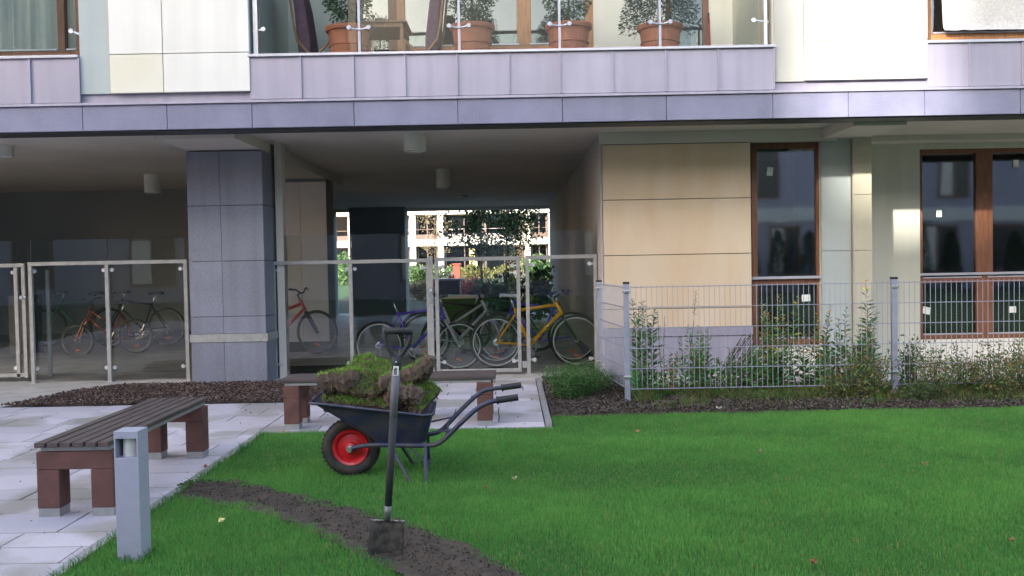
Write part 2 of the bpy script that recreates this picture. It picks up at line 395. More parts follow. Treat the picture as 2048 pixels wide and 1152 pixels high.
# ---------------------------------------------------------------- grass
def grass_field():
    N = 900000
    y = nr.uniform(3.3, 8.25, N); x = nr.uniform(-2.04, 5.6, N)
    keep = (x < y*.60+.5)
    dens = np.clip(1.15-(y-3.3)*.09, .5, 1)
    keep &= nr.uniform(0, 1, N) < dens
    keep &= ~((y > 7.57) & (x < .33))
    ee = np.linspace(-3, 6, 500); e1 = np.array([.07*mn.noise(Vector((q*3.1, 7, 0)))+.035*mn.noise(Vector((q*11, 2, 0))) for q in ee])
    jx = x+nr.normal(0, .012, N); jy = y+nr.normal(0, .012, N)+np.interp(x, ee, e1)
    keep &= ~inside(TR, jx, jy)
    edge = np.array([0.05*mn.noise(Vector((q*2.2, 4, 0))) + .03*mn.noise(Vector((q*9, 1, 0))) for q in np.linspace(0, 6, 400)])
    ey = 8.12+np.interp(x, np.linspace(0, 6, 400), edge)
    keep &= y < ey
    # worn thinner spots
    x, y = x[keep], y[keep]; n_ = len(x)
    gx = np.linspace(-3, 6, 180); gy = np.linspace(3, 8.5, 110)
    big = np.array([[mn.noise(Vector((a*.9, b*1.1, 0)))+.5*mn.noise(Vector((a*3.1, b*3.3, 5))) for a in gx] for b in gy])
    fi = np.array([[mn.noise(Vector((a*7, b*7, 2))) for a in gx] for b in gy])
    ix = np.clip(((x+3)/9*179).astype(int), 0, 179); iy = np.clip(((y-3)/5.5*109).astype(int), 0, 109)
    B = big[iy, ix]; Fi = fi[iy, ix]
    h = nr.uniform(.016, .040, n_)*(1+.45*B)*(1+.35*Fi)
    base = np.stack([x, y, np.full(n_, -.014)], 1)
    nrm = np.tile([0, 0, 1.], (n_, 1))
    a = np.array([.082, .262, .056]); b = np.array([.168, .405, .088]); c = np.array([.36, .36, .13])
    t = np.clip(.5+.7*B+nr.normal(0, .18, n_), 0, 1)[:, None]
    T = a*(1-t)+b*t
    dry = nr.uniform(0, 1, n_) < np.clip(.03+.10*np.clip(Fi-.1, 0, 1)*2-.05*B, .01, .3)
    T[dry] = c
    T *= nr.uniform(.75, 1.25, (n_, 1))
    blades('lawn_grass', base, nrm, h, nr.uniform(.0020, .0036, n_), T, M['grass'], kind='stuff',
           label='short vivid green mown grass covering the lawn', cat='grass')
grass_field()
# sparse grass behind / beside the camera and at far right so a side step still sees lawn
n_ = 26000
x = nr.uniform(-2.0, 7.5, n_); y = nr.uniform(2.0, 8.0, n_); k = (x > y*.58) | (y < 3.4); x, y = x[k], y[k]
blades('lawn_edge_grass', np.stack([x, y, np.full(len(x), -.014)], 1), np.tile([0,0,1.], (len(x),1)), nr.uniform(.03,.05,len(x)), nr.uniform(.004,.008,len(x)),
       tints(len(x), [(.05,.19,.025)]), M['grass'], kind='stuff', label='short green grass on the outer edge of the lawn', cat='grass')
# mulch chips and soil crumbs (cannot be counted)
def chips(name, poly, N, smin, smax, cols, z, label, thick=.3, keepf=None):
    xs = [p[0] for p in poly]; ys = [p[1] for p in poly]
    x = nr.uniform(min(xs), min(max(xs), 6), N); y = nr.uniform(min(ys), max(ys), N); k = inside(poly, x, y)
    x, y = x[k], y[k]; n_ = len(x)
    V = np.empty((n_, 8, 3)); s = nr.uniform(smin, smax, (n_, 1))
    u = nr.normal(size=(n_, 3)); u[:, 2] *= .35; u /= np.linalg.norm(u, axis=1)[:, None]
    v = np.cross(u, [0, 0, 1.]); v /= np.linalg.norm(v, axis=1)[:, None]+1e-9; w_ = np.cross(u, v)
    c = np.stack([x, y, z+nr.uniform(0, .02, n_)], 1)
    u = u*s; v = v*s*nr.uniform(.3, .8, (n_, 1)); w_ = w_*s*thick
    q = 0
    for a in (-1, 1):
        for b in (-1, 1):
            for d in (-1, 1):
                V[:, q] = c+(a*u+b*v+d*w_)*.5; q += 1
    i = (np.arange(n_)*8)[:, None]
    F = np.concatenate([i+np.array([f]) for f in [(0,1,3,2),(4,6,7,5),(0,4,5,1),(2,3,7,6),(0,2,6,4),(1,5,7,3)]], 0)
    npmesh(name, V.reshape(-1, 3), F, attrmat('chips', .9), None, np.repeat(tints(n_, cols, .4), 8, 0), kind='stuff', label=label, cat='mulch' if 'mulch' in name else 'soil')
chips('mulch_chips', bedA, 16000, .008, .028, [(.07,.042,.036),(.11,.07,.055),(.045,.03,.026),(.20,.14,.12)], .02, 'loose brown bark mulch in the strip before the column')
chips('soil_crumbs', bedB, 26000, .005, .018, [(.035,.026,.020),(.055,.04,.032),(.02,.016,.014),(.16,.13,.11)], .02, 'dark crumbly earth and litter under the mesh fence', .6)
chips('trench_soil_crumbs', TR, 8000, .002, .010, [(.06,.045,.035),(.08,.06,.048),(.045,.034,.027)], .012, 'dark loose earth crumbs in the trench cut through the lawn', .7)

# ================================================================ APARTMENT BUILDING
BLD = empty('apartment_building', (0, 9.4, 0), 0, 'modern apartment block with lilac zinc balcony over an open bicycle passage', 'building')
BINV = Vector((0, 9.4, 0))
def bp(name, mb, m, parent=None, bevel=0., smooth=False, **kw):
    par = parent or BLD
    mb.v = [tuple(Vector(p)-BINV) for p in mb.v]     # local to the building's base
    return mb.build(name, m, par, bevel, smooth, **kw)
YF = 9.40; YG = 10.70; YW = 11.75
ZC = 2.83; ZF0 = 2.765; ZF1 = 3.015
ztop = 12.4
# --- carcass: walls above, ceiling slab, passage walls, pillars
bp('floor_slab', MB().box(-14, 14, YF+.34, 25.2, ZC, 3.3), M['soffit'])
bp('fascia_soffit', MB().box(-14, 14, YF+.045, YF+.335, ZF0-.012, 3.0), M['darkmetal'])
fj = [-220, -20, 165, 334, 504, 708, 916, 1125, 1333, 1546, 1697, 1850, 2041, 2250, 2460]
for i in range(len(fj)-1):
    a = X(fj[i], YF, 230); b = X(fj[i+1], YF, 230)
    if i == 0: a = -14
    if i == len(fj)-2: b = 14
    bp('fascia_panel', MB().box(a+.003, b-.003, YF, YF+.04, ZF0, ZF1), M['granite'], bevel=.002)
bp('drip_ledge', MB().box(-14, 14, YF-.025, YF+.3, ZF1+.003, ZF1+.028), M['zinc'])
bp('upper_strip', MB().box(-14, 14, YF+.03, YF+.3, ZF1+.031, 3.18), M['zinc'])
# zinc parapets
xb0 = X(500, YF, 150); xb1 = X(1547, YF, 150); ZP = Z(100, YF)
def zinc_run(px, py_top, y0):
    for i in range(len(px)-1):
        a = X(px[i], YF, 150); b = X(px[i+1], YF, 150)
        s = MB().box(a+.002, b-.002, y0, y0+.03, ZF1+.035, py_top-.03)
        s.box(b-.008, b+.006, y0-.022, y0, ZF1+.035, py_top-.032)
        bp('zinc_panel', s, M['zinc'])
zinc_run([500, 603, 708, 811, 915, 1018, 1120, 1225, 1331, 1436, 1547], ZP, YF-.012)
bp('parapet_cap', MB().box(xb0-.012, xb1+.012, YF-.045, YF+.22, ZP-.028, ZP), M['zinc_cap'], bevel=.004)
bp('parapet_core', MB().box(xb0, xb1, YF+.02, YF+.2, 3.18, ZP-.03), M['zinc'])
zl = Z(112, YF, 80)
zinc_run([-230, -40, 62, 160], zl, YF-.006)
bp('window_ledge', MB().box(-14, X(158, YF, 110), YF-.035, YF+.25, zl-.028, zl), M['zinc_cap'], bevel=.004)
zr = Z(80, YF, 1950)
zinc_run([1854, 1937, 2043, 2150, 2260], zr, YF-.006)
bp('window_ledge', MB().box(X(1854, YF, 80), 14, YF-.035, YF+.25, zr-.028, zr), M['zinc_cap'], bevel=.004)
# stone panels
def panel(px0, px1, zb, zt, m, y=YF-.03, th=.045, name='stone_panel', g=.004):
    a = X(px0, YF, 90); b = X(px1, YF, 90)
    bp(name, MB().box(a+g, b-g, y, y+th, zb+g, zt-g), m, bevel=.002)
zb = Z(186, YF, 350); zj = Z(108, YF, 350)
panel(220, 327, zb, zj, M['cream']); panel(327, 500, zb, zj, M['whitep'])
panel(220, 327, zj, zj+1.55, M['whitep']); panel(327, 500, zj, zj+1.55, M['whitep'])
panel(220, 500, zj+1.55, 5.9, M['whitep'])
panel(158, 219, zb, 5.9, M['greyp'], y=YF+.0, th=.03, name='render_strip')
zb2 = Z(160, YF, 1730); zj2 = Z(81, YF, 1730)
panel(1608, 1853, zb2, zj2, M['whitep']); panel(1608, 1853, zj2, zj2+1.55, M['whitep']); panel(1608, 1853, zj2+1.55, 5.9, M['whitep'])
panel(1548, 1608, Z(164, YF, 1580), 5.9, mat('pale_render', (.40,.395,.37), .8, 0, .04, 2.), y=YF+.0, th=.03, name='render_strip')
# solid walls behind the panels and mass above
def wall(x0, x1, y0, y1, z0, z1, m=None, name='wall'):
    return bp(name, MB().box(x0, x1, y0, y1, z0, z1), m or M['render'])
xl = X(158, YF, 60); xr = X(1870, YF, 60); xpan = X(1853, YF, 60)
wall(xl, xb0-.001, YF+.035, YF+.35, 3.19, 6.0, M['greyp'])
wall(xb1+.001, xpan, YF+.035, YF+.35, 3.19, 6.0)
wall(-14, 14, YF+.04, 25.1, 6.0, ztop, M['render'], 'upper_storeys')
wall(-14, xl, YF+.1, YF+.3, 3.19, zl-.03, M['zinc']); wall(xpan, 14, YF+.1, YF+.3, 3.19, zr-.03, M['zinc'])
# upper storey windows and band (seen only from nearby viewpoints)
bp('cornice', MB().box(-14, 14, YF-.02, YF+.036, 6.0, 6.3), M['granite'])
# balcony recess
YB = 11.1
wall(xb0-.2, xb0-.002, YF+.36, YB, 3.31, 5.99, M['render']); wall(xb1+.002, xb1+.2, YF+.36, YB, 3.31, 5.99, M['render'])
bp('balcony_floor', MB().box(xb0, xb1, YF+.21, YB, 3.31, 3.36), mat('balcony_floor', (.35,.33,.30), .7))
bp('balcony_ceiling', MB().box(xb0, xb1, YF+.05, YB, 5.95, 5.995), M['whitep'])
# generic window: frame with panes
def window(x0, x1, z0, z1, y, mull=(), trans=(), fw=.06, m='wood', gm='glass', d=.07, sill=None, open_x=None, panes=True, mw=None, room=True):
    f = MB()
    f.box(x0, x1, y, y+d, z0, z0+fw); f.box(x0, x1, y, y+d, z1-fw, z1)
    f.box(x0, x0+fw, y, y+d, z0+fw, z1-fw); f.box(x1-fw, x1, y, y+d, z0+fw, z1-fw)
    xs = [x0+fw/2]; mw = mw or fw
    for q in mull: f.box(q-mw/2, q+mw/2, y-.004, y+d, z0+fw, z1-fw); xs.append(q)
    xs.append(x1-fw/2)
    for i in range(len(xs)-1):
        for t in trans: f.box(xs[i]+.02, xs[i+1]-.02, y+.003, y+d-.003, t-fw*.55, t+fw*.55)
    fr = bp('window', f, M[m], bevel=.004)
    zs = [z0+fw/2]+list(trans)+[z1-fw/2]
    for i in range(len(xs)-1):
        for j in range(len(zs)-1):
            p = MB().box(xs[i], xs[i+1], y+d*.5, y+d*.5+.012, zs[j], zs[j+1])
            p.v = [tuple(Vector(q)-BINV) for q in p.v]
            p.build('pane', M[gm], fr)
            if fw > .045:   # glazing beads, weather bar
                wb = MB().box(xs[i]+fw/2+.01, xs[i+1]-fw/2-.01, y-.006, y+.03, zs[j]+fw*.55, zs[j]+fw*.55+.016)
                wb.v = [tuple(Vector(q)-BINV) for q in wb.v]; wb.build('weather_bar', M['zinc_cap'], fr)
    if sill is not None:
        s = MB().box(x0-.01, x1+.01, y-.05, y+.02, sill-.03, sill); s.v = [tuple(Vector(q)-BINV) for q in s.v]
        s.build('sill', M['zinc_cap'], fr, .003)
    if room:
        r = MB(); e = .02; yb = y+2.2
        r.add([(x0-e, y+d+.01, z0), (x1+e, y+d+.01, z0), (x1+e, yb, z0), (x0-e, yb, z0), (x0-e, y+d+.01, z1), (x1+e, y+d+.01, z1), (x1+e, yb, z1), (x0-e, yb, z1)],
              [(0,1,2,3),(4,7,6,5),(1,5,6,2),(2,6,7,3),(0,3,7,4)])
        r.v = [tuple(Vector(q)-BINV) for q in r.v]; r.build('room', M['room'], fr)
    return fr
def child(par, name, mb, m, **kw):
    mb.v = [tuple(Vector(q)-BINV) for q in mb.v]; return mb.build(name, m, par, **kw)
def curtain(par, x0, x1, y, z0, z1, m, amp=.03, waves=9):
    c = MB(); n_ = 60; vs = []
    for i in range(n_+1):
        t = i/n_; xx = x0+(x1-x0)*t; yy = y+amp*math.sin(t*waves*6.28)+amp*.4*math.sin(t*waves*17)
        vs += [(xx, yy, z0), (xx, yy, z1)]
    c.add(vs, [(2*i, 2*i+2, 2*i+3, 2*i+1) for i in range(n_)])
    return child(par, 'curtain', c, m, smooth=True)
# upper left window
wl = window(-7.2, xl-.01, zl+.002, 5.2, YF+.12, mull=[X(122, YF+.12, 50)], fw=.075, m='wood', gm='bglass2')
curtain(wl, -7, xl-.1, YF+.32, zl+.05, 5.1, M['curtain'], .05, 16)
wall(-14, -7.2, YF+.05, YF+.3, zl, 6.0); wall(-7.2, xl, YF+.05, YF+.3, 5.2, 6.0)
# upper right window with rolled textile blind
wr = window(xr-.06, 7.5, zr+.002, 5.2, YF+.16, mull=[6.3], fw=.10, m='oak')
bl = MB(); zbl = Z(62, YF+.1, 1960); n1, n2 = 60, 40; vs = []
for j in range(n2+1):
    for i in range(n1+1):
        xx = xr+.12+(2.2)*i/n1; zz = zbl+(1.2)*j/n2
        vs.append((xx, YF+.10-.05*math.exp(-j*.5)+.012*mn.noise(Vector((xx*22, zz*22, 0))), zz+.012*mn.noise(Vector((xx*12, 0, 4)))*(1 if j == 0 else .4)))
bl.add(vs, [(j*(n1+1)+i, j*(n1+1)+i+1, (j+1)*(n1+1)+i+1, (j+1)*(n1+1)+i) for j in range(n2) for i in range(n1)])
child(wr, 'blind', bl, mat('fleece_blind', (.52,.51,.50), .95, 0, .12, 40., .8, 120.), smooth=True)
wall(xpan, 14, YF+.05, YF+.3, 5.2, 6.0); wall(7.5, 14, YF+.05, YF+.3, zr, 5.2); wall(xpan, xr-.06, YF+.06, YF+.3, zr, 5.2, M['darkmetal'])
# balcony back wall with its windows (plane YB)
XB = lambda p: X(p, YB, 50)
zs0 = Z(97, YB)-.1
w1 = window(XB(700), XB(790), 3.4, 5.6, YB, fw=.08, m='wood', gm='mirrorg')
w2 = window(XB(793), XB(1187), Z(87, YB)-.12, 5.6, YB+.01, mull=[XB(1048)], fw=.10, mw=.17, m='oak', gm='mirrorg')
w3 = window(XB(1332), XB(1418), 3.55, 5.6, YB, fw=.07, m='wood', gm='mirrorg')
curtain(w3, XB(1345), XB(1410), YB+.3, 3.6, 5.5, M['curtain'], .03, 5)
child(w2, 'sill', MB().box(XB(965), XB(1187), YB-.07, YB+.0, Z(87, YB)-.14, Z(87, YB)-.11), M['oak'])
wall(xb0-.2, XB(700), YB, YB+.25, 3.31, 5.99, M['render']); wall(XB(1187), XB(1332), YB, YB+.25, 3.31, 5.99, M['whitep']); wall(XB(1418), xb1+.2, YB, YB+.25, 3.31, 5.99, M['whitep'])
wall(XB(700), XB(1187), YB, YB+.25, 5.6, 5.99); wall(XB(1332), XB(1418), YB, YB+.25, 5.6, 5.99)
wall(XB(793), XB(1187), YB+.01, YB+.2, 3.31, Z(87, YB)-.122, M['oak']); wall(XB(1332), XB(1418), YB, YB+.2, 3.31, 3.55)
wall(XB(790), XB(793), YB, YB+.2, 3.31, 5.6, M['wood'])
# --- ground floor, right side
xw0 = X(1205, YG, 500)
XG = lambda p, y=500: X(p, YG, y)
z572 = Z(655, YG, 1350)
joints = [z572, Z(617, YG, 1350), Z(509, YG, 1350), Z(398, YG, 1350), Z(287, YG, 1350)]
a, b = xw0, XG(1503)
for i in range(4):
    bp('stone_panel', MB().box(a+.002, b-.002, YG, YG+.05, joints[i]+.004, joints[i+1]-.004), M['beige'], bevel=.002)
wall(a+.01, b-.02, YG+.03, YG+.9, 0, ZC-.001, M['joint'], 'wall')
bp('lintel_band', MB().box(a-.02, b+1.0, YG-.004, YG+.03, joints[4]+.004, ZC-.002), M['soffit'])
bp('plinth_cap', MB().box(a-.01, b, YG-.03, YG+.02, Z(672, YG, 1350), z572-.003), M['zinc'])
pj = [1205, 1355, 1503]
for i in range(2):
    bp('plinth_panel', MB().box(XG(pj[i])+.003, XG(pj[i+1])-.003, YG-.012, YG+.02, .02, Z(673, YG, 1350)-.004), M['zinc'])
# window 1 of the ground floor
Y1 = YG+.16
wA = window(X(1503, Y1, 420), X(1645, Y1, 420), Z(690, Y1, 1575), Z(285, Y1, 1575), Y1, trans=[Z(563, Y1, 1575)], fw=.07, sill=Z(556, Y1, 1575)+.02)
wall(b-.02, XG(1648), Y1, Y1+.3, .0, Z(690, Y1, 1575), M['render'])
wall(b-.02, XG(1648), Y1, Y1+.3, Z(285, Y1, 1575), ZC-.002, M['soffit'])
# pilaster and cream column
z500 = Z(501, YG, 1690); zt = Z(279, YG, 1690)
for (z0_, z1_) in ((.0, z500-.003), (z500+.003, ZC-.05)):
    bp('render_panel', MB().box(XG(1648), XG(1707), YG+.07, YG+.11, z0_, z1_), M['greyp'])
for (z0_, z1_) in ((.0, z500-.003), (z500+.003, Z(389, YG, 1725)-.003), (Z(389, YG, 1725)+.003, ZC-.05)):
    bp('column_panel', MB().box(XG(1708), XG(1744), YG, YG+.05, z0_, z1_), mat('column_cream', (.46,.43,.34), .8, 0, .05, 2.))
wall(XG(1648), XG(1744)-.003, YG+.115, YW-.002, 0, ZC-.002, M['render'], 'column')
# recessed wall and large window
XW = lambda p, y=450: X(p, YW, y)
wall(XG(1744)-.5, XW(1840), YW, YW+.3, 0, ZC-.002)
zw0 = Z(678, YW, 1950); zw1 = Z(296, YW, 1950)
wB = window(XW(1840), XW(1840)+2.6, zw0, zw1, YW+.05, mull=[XW(1973), XW(1973)+.92*1.45], trans=[Z(560, YW, 1950)], fw=.055, mw=.21, sill=Z(548, YW, 1950)+.02)
wall(XW(1840), XW(1840)+2.6, YW+.02, YW+.3, zw1, ZC-.002); wall(XW(1840), XW(1840)+2.6, YW+.02, YW+.3, 0, zw0, M['whitep'])
wall(XW(1840)+2.6, 14, YW, YW+.3, 0, ZC-.002)
# stickers on the new panes
def sticker(par, px, py, y, wd, ht, tilt=0.):
    c = Vector((X(px, y, py), y, Z(py, y, px))); s = MB().box(-wd/2, wd/2, -.002, .0, -ht/2, ht/2)
    s.rot(Matrix.Rotation(tilt, 3, 'Y')); s.v = [tuple(Vector(q)+c) for q in s.v]
    child(par, 'label_sticker', s, M['white'])
sticker(wA, 1540, 343, Y1+.030, .07, .10, .12); sticker(wA, 1612, 596, Y1+.030, .10, .08, -.05)
yb_ = YW+.05+.022
sticker(wB, 1878, 427, yb_, .07, .09); sticker(wB, 1853, 621, yb_, .10, .09, .25); sticker(wB, 2025, 619, yb_, .09, .08); sticker(wB, 2032, 327, yb_, .07, .09)
# soffit beams
bp('ceiling_beam', MB().box(XG(1648), XG(1744), YF+.34, YG+.10, ZC-.11, ZC+.01), M['soffit'])
bp('ceiling_beam', MB().box(XG(1744), 14, YW-.30, YW-.0, ZC-.07, ZC+.01), M['soffit'])
# --- passage
xp1 = X(1205, YG, 500)
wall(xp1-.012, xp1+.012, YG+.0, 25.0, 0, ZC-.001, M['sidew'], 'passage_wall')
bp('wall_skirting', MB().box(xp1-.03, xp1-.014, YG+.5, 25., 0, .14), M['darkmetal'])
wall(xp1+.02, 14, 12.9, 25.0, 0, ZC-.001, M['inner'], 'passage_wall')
# front granite column: clad with panels
YP = 10.72
Xp = lambda p, y=530: X(p, YP, y)
px0, px1, px2 = Xp(378), Xp(444), Xp(529)
zz = [0., Z(684, YP, 450), Z(668, YP, 450), Z(633, YP, 450), Z(522, YP, 450), Z(411, YP, 450), 2.70]
wall(px0+.03, px2-.03, YP+.03, YP+.80, 0, 2.705, M['joint'], 'column')
cdep = .80
for i in range(6):
    if i == 1:
        bp('column_ledge', MB().box(px0-.012, px2+.02, YP-.012, YP+cdep+.01, zz[1], zz[2]), M['steel']); continue
    for (u, v) in ((px0, px1), (px1, px2)):
        bp('column_panel', MB().box(u+.002, v-.002, YP, YP+.028, zz[i]+.003, zz[i+1]-.003), M['granite_dark'], bevel=.0015)
    for xq in (px0, px2-.028):
        for (ya, ybq) in ((YP+.03, YP+.41), (YP+.415, YP+cdep)):
            bp('column_panel', MB().box(xq, xq+.028, ya, ybq, zz[i]+.003, zz[i+1]-.003), M['granite_dark'], bevel=.0015)
bp('ceiling_beam', MB().box(px0+.02, px2-.02, YF+.34, 16, 2.712, ZC+.01), M['soffit'])
# white steel post beside it
bp('white_pilaster', MB().box(px2+.03, px2+.115, YP+.45, YP+.62, 0, ZC), M['soffit'])
# second column and far ones
YQ = 14.5
xq1 = X(655, YQ, 520); xq0 = xq1-.86; xqm = X(603, YQ, 520)
for (u, v) in ((xq0, xqm), (xqm, xq1)):
    bp('column_panel', MB().box(u+.003, v-.003, YQ, YQ+.03, .16, 2.66), M['pinkp'])
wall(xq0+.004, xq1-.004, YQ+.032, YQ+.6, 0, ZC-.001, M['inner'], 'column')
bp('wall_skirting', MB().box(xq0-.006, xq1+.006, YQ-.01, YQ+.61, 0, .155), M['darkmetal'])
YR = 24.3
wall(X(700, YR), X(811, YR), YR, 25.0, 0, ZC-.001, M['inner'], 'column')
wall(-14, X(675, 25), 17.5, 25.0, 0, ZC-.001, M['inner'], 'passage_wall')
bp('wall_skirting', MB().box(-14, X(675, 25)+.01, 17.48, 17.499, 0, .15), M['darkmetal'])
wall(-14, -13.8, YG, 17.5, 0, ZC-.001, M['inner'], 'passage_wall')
bp('rear_lintel', MB().box(X(675, 25), xp1-.013, 24.9, 25.15, Z(420, 25.0, 960), ZC-.001), M['soffit'])
# electric cabinet niche in left bay
bp('cabinet', MB().box(X(18, 15, 650), X(60, 15, 650), 15.0, 15.4, 0, .95), M['darkmetal'])

# ---------------------------------------------------------------- balcony railing (part of the building)
rl = bp('balcony_railing', MB().box(xb0+.02, xb1-.02, YF+.11, YF+.13, ZP+.98, ZP+1.02), M['alu'])
posts = [X(p, YF+.05, 60) for p in (718, 918, 1119, 1320)]
for p in posts:
    child(rl, 'post', MB().box(p-.013, p+.013, YF+.05, YF+.12, ZP, ZP+1.0), M['rail'])
edges = [xb0+.08]+posts+[xb1-.12]
zc_ = Z(50, YF+.04, 1020)
for i in range(5):
    u, v = edges[i]+.025, edges[i+1]-.025
    child(rl, 'glass_pane', MB().box(u, v, YF+.035, YF+.043, ZP+.03, ZP+1.05), M['bglass'])
for p in posts:
    c = MB().tube([(p-.095, YF+.03, zc_), (p-.04, YF+.045, zc_-.012), (p+.04, YF+.045, zc_-.012), (p+.095, YF+.03, zc_)], .011, 6)
    c.lathe([(0, -.012), (.022, -.012), (.024, 0), (.022, .012), (0, .012)], (p-.10, YF+.025, zc_), 14, 'Y'); c.lathe([(0, -.012), (.022, -.012), (.024, 0), (.022, .012), (0, .012)], (p+.10, YF+.025, zc_), 14, 'Y')
    child(rl, 'clamp', c, M['rail'], smooth=False)
for p, q in ((xb0+.14, xb0+.02), (xb1-.19, xb1-.02)):
    c = MB().tube([(p, YF+.03, zc_), (q, YF+.08, zc_-.01)], .011, 6); c.lathe([(0, -.012), (.022, -.012), (.024, 0), (.022, .012), (0, .012)], (p, YF+.025, zc_), 14, 'Y')
    child(rl, 'clamp', c, M['alu'])
child(rl, 'post', MB().box(xb0+.03, xb0+.075, YF+.05, YF+.12, ZP, ZP+1.0), M['alu'])
child(rl, 'post', MB().box(xb1-.075, xb1-.045, YF+.05, YF+.12, ZP, ZP+1.0), M['alu'])
# juliet glass at the left window
rl2 = bp('window_railing', MB().box(-7.2, xl-.03, YF+.02, YF+.03, zl+.95, zl+.99), M['alu'])
child(rl2, 'glass_pane', MB().box(-7.1, xl-.06, YF+.015, YF+.023, zl+.03, zl+.98), M['bglass'])
c = MB().tube([(X(142, YF+.01, 62), YF+.01, Z(62, YF+.01, 142)), (xl, YF+.04, Z(68, YF, 158))], .012, 6); c.lathe([(0, -.012), (.024, -.012), (.026, 0), (.024, .012), (0, .012)], (X(142, YF, 62), YF+.005, Z(62, YF, 142)), 14, 'Y')
child(rl2, 'clamp', c, M['alu'])

# ---------------------------------------------------------------- ceiling lamps
def lamp(px, py, Y, label, r=.125, h=.2):
    z0 = Z(py, Y, px); h = ZC-z0; x = X(px, Y, py)
    t = empty('ceiling_lamp', (x, Y, z0), 0, label, 'lamp', 'cylindrical lamps under the passage ceiling')
    MB().lathe([(r-.008, .012), (r, .0), (r, h), (0, h)], n=32).build('lamp_shade', mat('lamp_white', (.62,.62,.56), .5, 0, .04), t, smooth=False)
    MB().lathe([(0, .02), (r-.012, .02), (r-.008, .012)], n=32).build('diffuser', mat('lamp_glass', (.5,.5,.46), .3), t)
    MB().torus((0, 0, 0), r-.003, .004, 32, 6, 'Z').build('rim', M['chrome'], t, smooth=True)
lamp(830, 303, 10.5, 'white cylindrical ceiling lamp nearest the viewer above the barrow')
lamp(305, 386, 14.6, 'white cylindrical ceiling lamp in the dark bay left of the granite column', .12)
lamp(888, 376, 14.6, 'white cylindrical ceiling lamp deeper inside the middle passage', .12)
lamp(4, 313, 10.9, 'white cylindrical ceiling lamp cut by the left edge of the view')
lamp(925, 396, 20.5, 'small ceiling lamp farthest back in the middle passage', .12)
# ================================================================ GLASS SCREENS AND GATES
YS = 11.15
def XS(p, y=630, Y=YS): return X(p, Y, y)
def button(par, x, z, y=YS-.035, arm=0):
    c = MB().lathe([(0, -.014), (.024, -.014), (.027, -.004), (.027, .006), (0, .006)], (x, y, z), 16, 'Y')
    if arm: c.box(min(x, x+arm), max(x, x+arm), y-.004, y+.006, z-.012, z+.012)
    c.build('clamp', M['alu'], par)
def glass(par, x0, x1, z0, z1, y=YS-.02):
    MB().box(x0, x1, y-.004, y+.004, z0, z1).build('glass_pane', M['gglass'], par)
zr_t = Z(517, YS, 860); zg_t = Z(465, YS, 900)
def screen(name, posts, label, cat='glass screen', z_rail=zr_t, btm=None, clamps=(), gx=(), pw=.045, y=YS, z0=0.0, gz0=.10, postp=None):
    t = empty(name, ((posts[0]+posts[-1])/2, y, 0), 0, label, cat)
    off = Vector((-(posts[0]+posts[-1])/2, -y, 0))
    def put(nm, mb, m, **k):
        mb.v = [tuple(Vector(q)+off) for q in mb.v]; return mb.build(nm, m, t, **k)
    a, b = posts[0], posts[-1]
    put('top_rail', MB().box(a-pw/2, b+pw/2, y-.02, y+.02, z_rail-.045, z_rail), M['steel'], bevel=.003)
    for p in posts:
        put('post', MB().box(p-pw/2, p+pw/2, y-.018, y+.022, z0, z_rail-.046), M['steel'], bevel=.003)
        if z0 < .02: put('foot_plate', MB().box(p-pw, p+pw, y-.05, y+.05, z0, z0+.012), M['steel'])
    if btm: put('bottom_rail', MB().box(a+pw/2, b-pw/2, y-.018, y+.02, btm, btm+.045), M['steel'], bevel=.003)
    for (u, v) in gx:
        put('glass_pane', MB().box(u, v, y+.034, y+.042, gz0, zg_t), M['gglass'])
        for (xx, s) in ((u+.04, -1), (v-.04, 1)):
            for zz_ in (z_rail-.11, gz0+.07):
                c = MB().lathe([(0, -.014), (.022, -.014), (.025, -.004), (.025, .006), (0, .006)], (xx, y+.024, zz_), 16, 'Y')
                c.box(min(xx, xx+s*.05), max(xx, xx+s*.05), y+.018, y+.028, zz_-.01, zz_+.01)
                put('clamp', c, M['alu'])
    return t, put
# middle fixed screen
p0, p1, p2 = XS(549), XS(703), XS(858)
t, put = screen('glass_screen', [p0, p1, p2], 'steel framed glass screen between granite column and gate with purple bicycle behind', gx=[(p0+.03, p1-.01), (p1+.01, p2-.03)])
# gate leaf, nearly closed
g0, g1 = XS(875), XS(1038)
t, put = screen('glass_gate', [g0, g1], 'steel framed glass gate leaf behind the right part of the far bench', 'gate', z_rail=Z(514, YS, 950), btm=Z(745, YS, 950), gx=[(g0+.03, g1-.03)], z0=Z(745, YS, 950)-.0, gz0=.09)
put('lock', MB().box(XS(862)-.03, XS(862)+.035, YS-.03, YS+.02, .02, zr_t+.03), M['steel'], bevel=.003)
kn = MB().lathe([(0, -.07), (.028, -.068), (.030, -.05), (.012, -.045), (.012, 0), (.03, 0)], (XS(863), YS-.03, Z(583, YS, 863)), 20, 'Y'); kn.box(XS(863)-.02, XS(863)+.02, YS-.04, YS-.03, Z(606, YS, 863), Z(575, YS, 863))
put('handle', kn, M['chrome'])
put('hinge', MB().box(XS(1043), XS(1052), YS-.02, YS+.01, Z(735, YS, 1047), Z(722, YS, 1047)), M['steel'])
# right fixed screen
r0, r1 = XS(1056), XS(1192)
t, put = screen('glass_screen', [r0, r1], 'steel framed glass screen right of the gate with yellow bicycle behind', z_rail=Z(510, YS, 1120), gx=[(r0+.03, r1-.03)])
